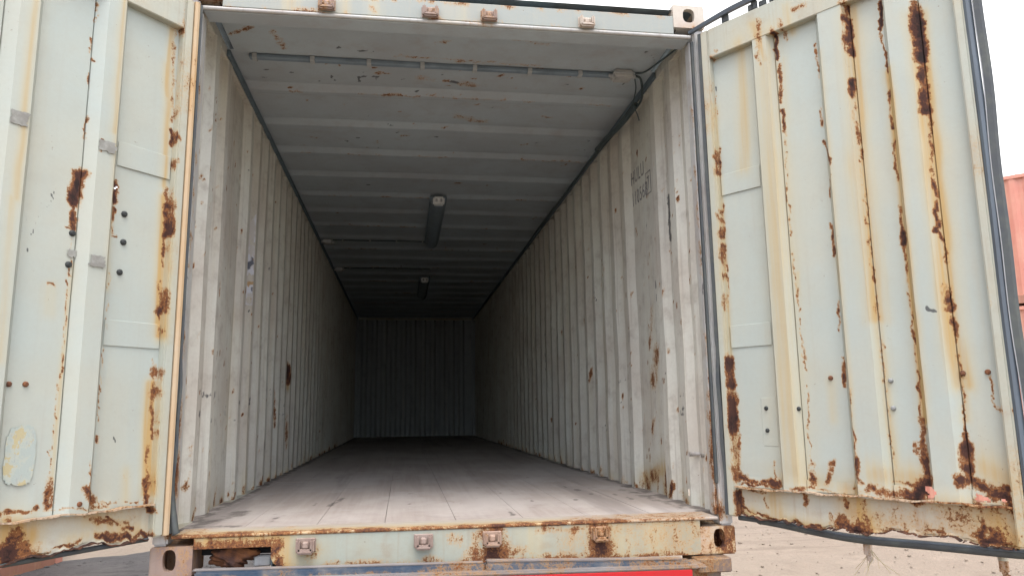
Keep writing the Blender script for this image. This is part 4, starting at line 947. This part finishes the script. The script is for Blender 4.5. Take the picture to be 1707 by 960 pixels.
# straw caught on the right-hand cam
hay = tag(thing('dry_grass', tuple(mR @ Vector((.535, .09, .07)))), 'thin dry grass strands caught on the lock cam under the right door', 'grass')
r = np.random.default_rng(77); bm = bmesh.new()
for i in range(9):
    a, l_ = r.uniform(0, 6.28), r.uniform(.04, .12); k = r.normal(0, .03, 2)
    bm_tube(bm, smooth_path([(0, 0, .02), (math.cos(a)*.02+.012, math.sin(a)*.02, -.2*l_), (math.cos(a)*.03+k[0], math.sin(a)*.03+k[1], -l_)], 5), .0009, 4)
bm_obj('strands', bm, plain('dry_straw', (.40, .34, .20), .8), hay)

# ------------------------------------------------------------------ the trailer it stands on
tr = tag(thing('trailer', (0, 6, GZ)), 'dark steel trailer with a worn blue rear beam and a red board under the container', 'trailer')
TR = Matrix.Translation((0, -6, -GZ))
def tp(f, *a, **k): return f(*a, parent=tr, mtx=TR, **k)
def skewed(name, x0, x1, za0, za1, h, y0, y1, mat, seg=.03):
    """beam whose top slopes gently from za0 to za1"""
    bm = bm_box(bmesh.new(), (x0, y0, -h), (x1, y1, 0), .006, seg, 2)
    for v in bm.verts: v.co.z += za0+(za1-za0)*(v.co.x-x0)/(x1-x0)
    return tp(bm_obj, name, bm, mat, spots=[("R", x0, za0-.04, x1, za1-.04, .008, .6)], ab=xz)
skewed('rear_beam', -1.02, .098, .040, .024, .040, -.110, -.058, 'blue')
skewed('rear_beam', .1, .965, .028, .004, .032, -.120, -.062, 'blue')
skewed('beam_ledge', -.98, 1.02, .013, -.010, .016, -.150, -.02, 'grey_beam')
skewed('beam_cap', -1.03, .092, .0455, .0295, .005, -.104, -.066, 'grey_beam')
skewed('beam_cap', .102, .93, .0375, .0125, .009, -.116, -.070, 'grey_beam')
skewed('cross_beam', -.95, 1.0, -.006, -.03, .22, -.11, -.02, 'brown_steel', .2)
bm = bm_box(bmesh.new(), (-.80, -.148, -.36), (.955, -.138, -.020), .002)
for v in bm.verts: v.co.z += .012-.018*(v.co.x+.8)/1.755
tp(bm_obj, 'marker_board', bm, 'red')
tp(box, 'lock_mount', (1.012, -.06, -.062), (1.168, .12, -.003), 'brown_steel', bev=.005, seg=.03, spots=[], ab=xz)
tp(box, 'lock_mount', (1.02, -.03, -.14), (1.13, .12, -.063), 'brown_steel', bev=.005, spots=[], ab=xz)
tp(box, 'lock_mount', (-1.2, -.04, -.10), (-1.03, .12, -.004), 'brown_steel', bev=.005, spots=[], ab=xz)
for s in (-1, 1):
    tp(box, 'chassis_rail', (s*.42, .1, -.42), (s*.54, 12, -.12), 'brown_steel', bev=.004, spots=[], ab=xz)
for y in (1.2, 4, 7, 10, 11.9): tp(box, 'cross_beam', (-1.15, y, -.118), (1.15, y+.14, -.004), 'brown_steel', bev=.004, spots=[], ab=xz)
def wheel(x, y):
    bm = bmesh.new(); n = 40; prof = [(.30, -.12), (.46, -.14), (.51, -.11), (.52, 0), (.51, .11), (.46, .14), (.30, .12)]
    R = [[bm.verts.new((x+b_, y+a_*math.cos(6.28318*k/n), GZ+.52+a_*math.sin(6.28318*k/n))) for a_, b_ in prof] for k in range(n)]
    for k in range(n):
        A, B = R[k], R[(k+1) % n]
        for j in range(len(prof)): bm.faces.new((A[j], A[(j+1) % 7], B[(j+1) % 7], B[j]))
    bmesh.ops.recalc_face_normals(bm, faces=bm.faces)
    t = tp(bm_obj, 'wheel', bm, 'tyre', smooth=True)
    bm = bmesh.new(); sgn = 1 if x > 0 else -1
    bm_tube(bm, [(x-.11, y, GZ+.52), (x+.05*sgn, y, GZ+.52), (x+.06*sgn, y, GZ+.52), (x+.14*sgn, y, GZ+.52)], [.30, .30, .15, .10], 28)
    bm_obj('rim', bm, 'casting', t, spots=[], ab=xz)
for y in (2.6, 3.95, 9.6):
    tp(tube, 'axle', [(-.95, y, GZ+.52), (.95, y, GZ+.52)], .06, 'brown_steel')
    for s in (-1, 1):
        wheel(s*1.0, y); tp(box, 'spring_hanger', (s*.44, y-.4, GZ+.55), (s*.52, y+.4, -.40), 'brown_steel', bev=.01, spots=[], ab=xz)
for s in (-1, 1):
    tp(box, 'bumper_stay', (s*.5, -.108, -.60), (s*.58, .1, -.10), 'brown_steel', bev=.004, spots=[], ab=xz)
tp(box, 'under_run_bar', (-1.1, -.10, -.72), (1.1, .02, -.60), 'grey_beam', bev=.006, spots=[], ab=xz)
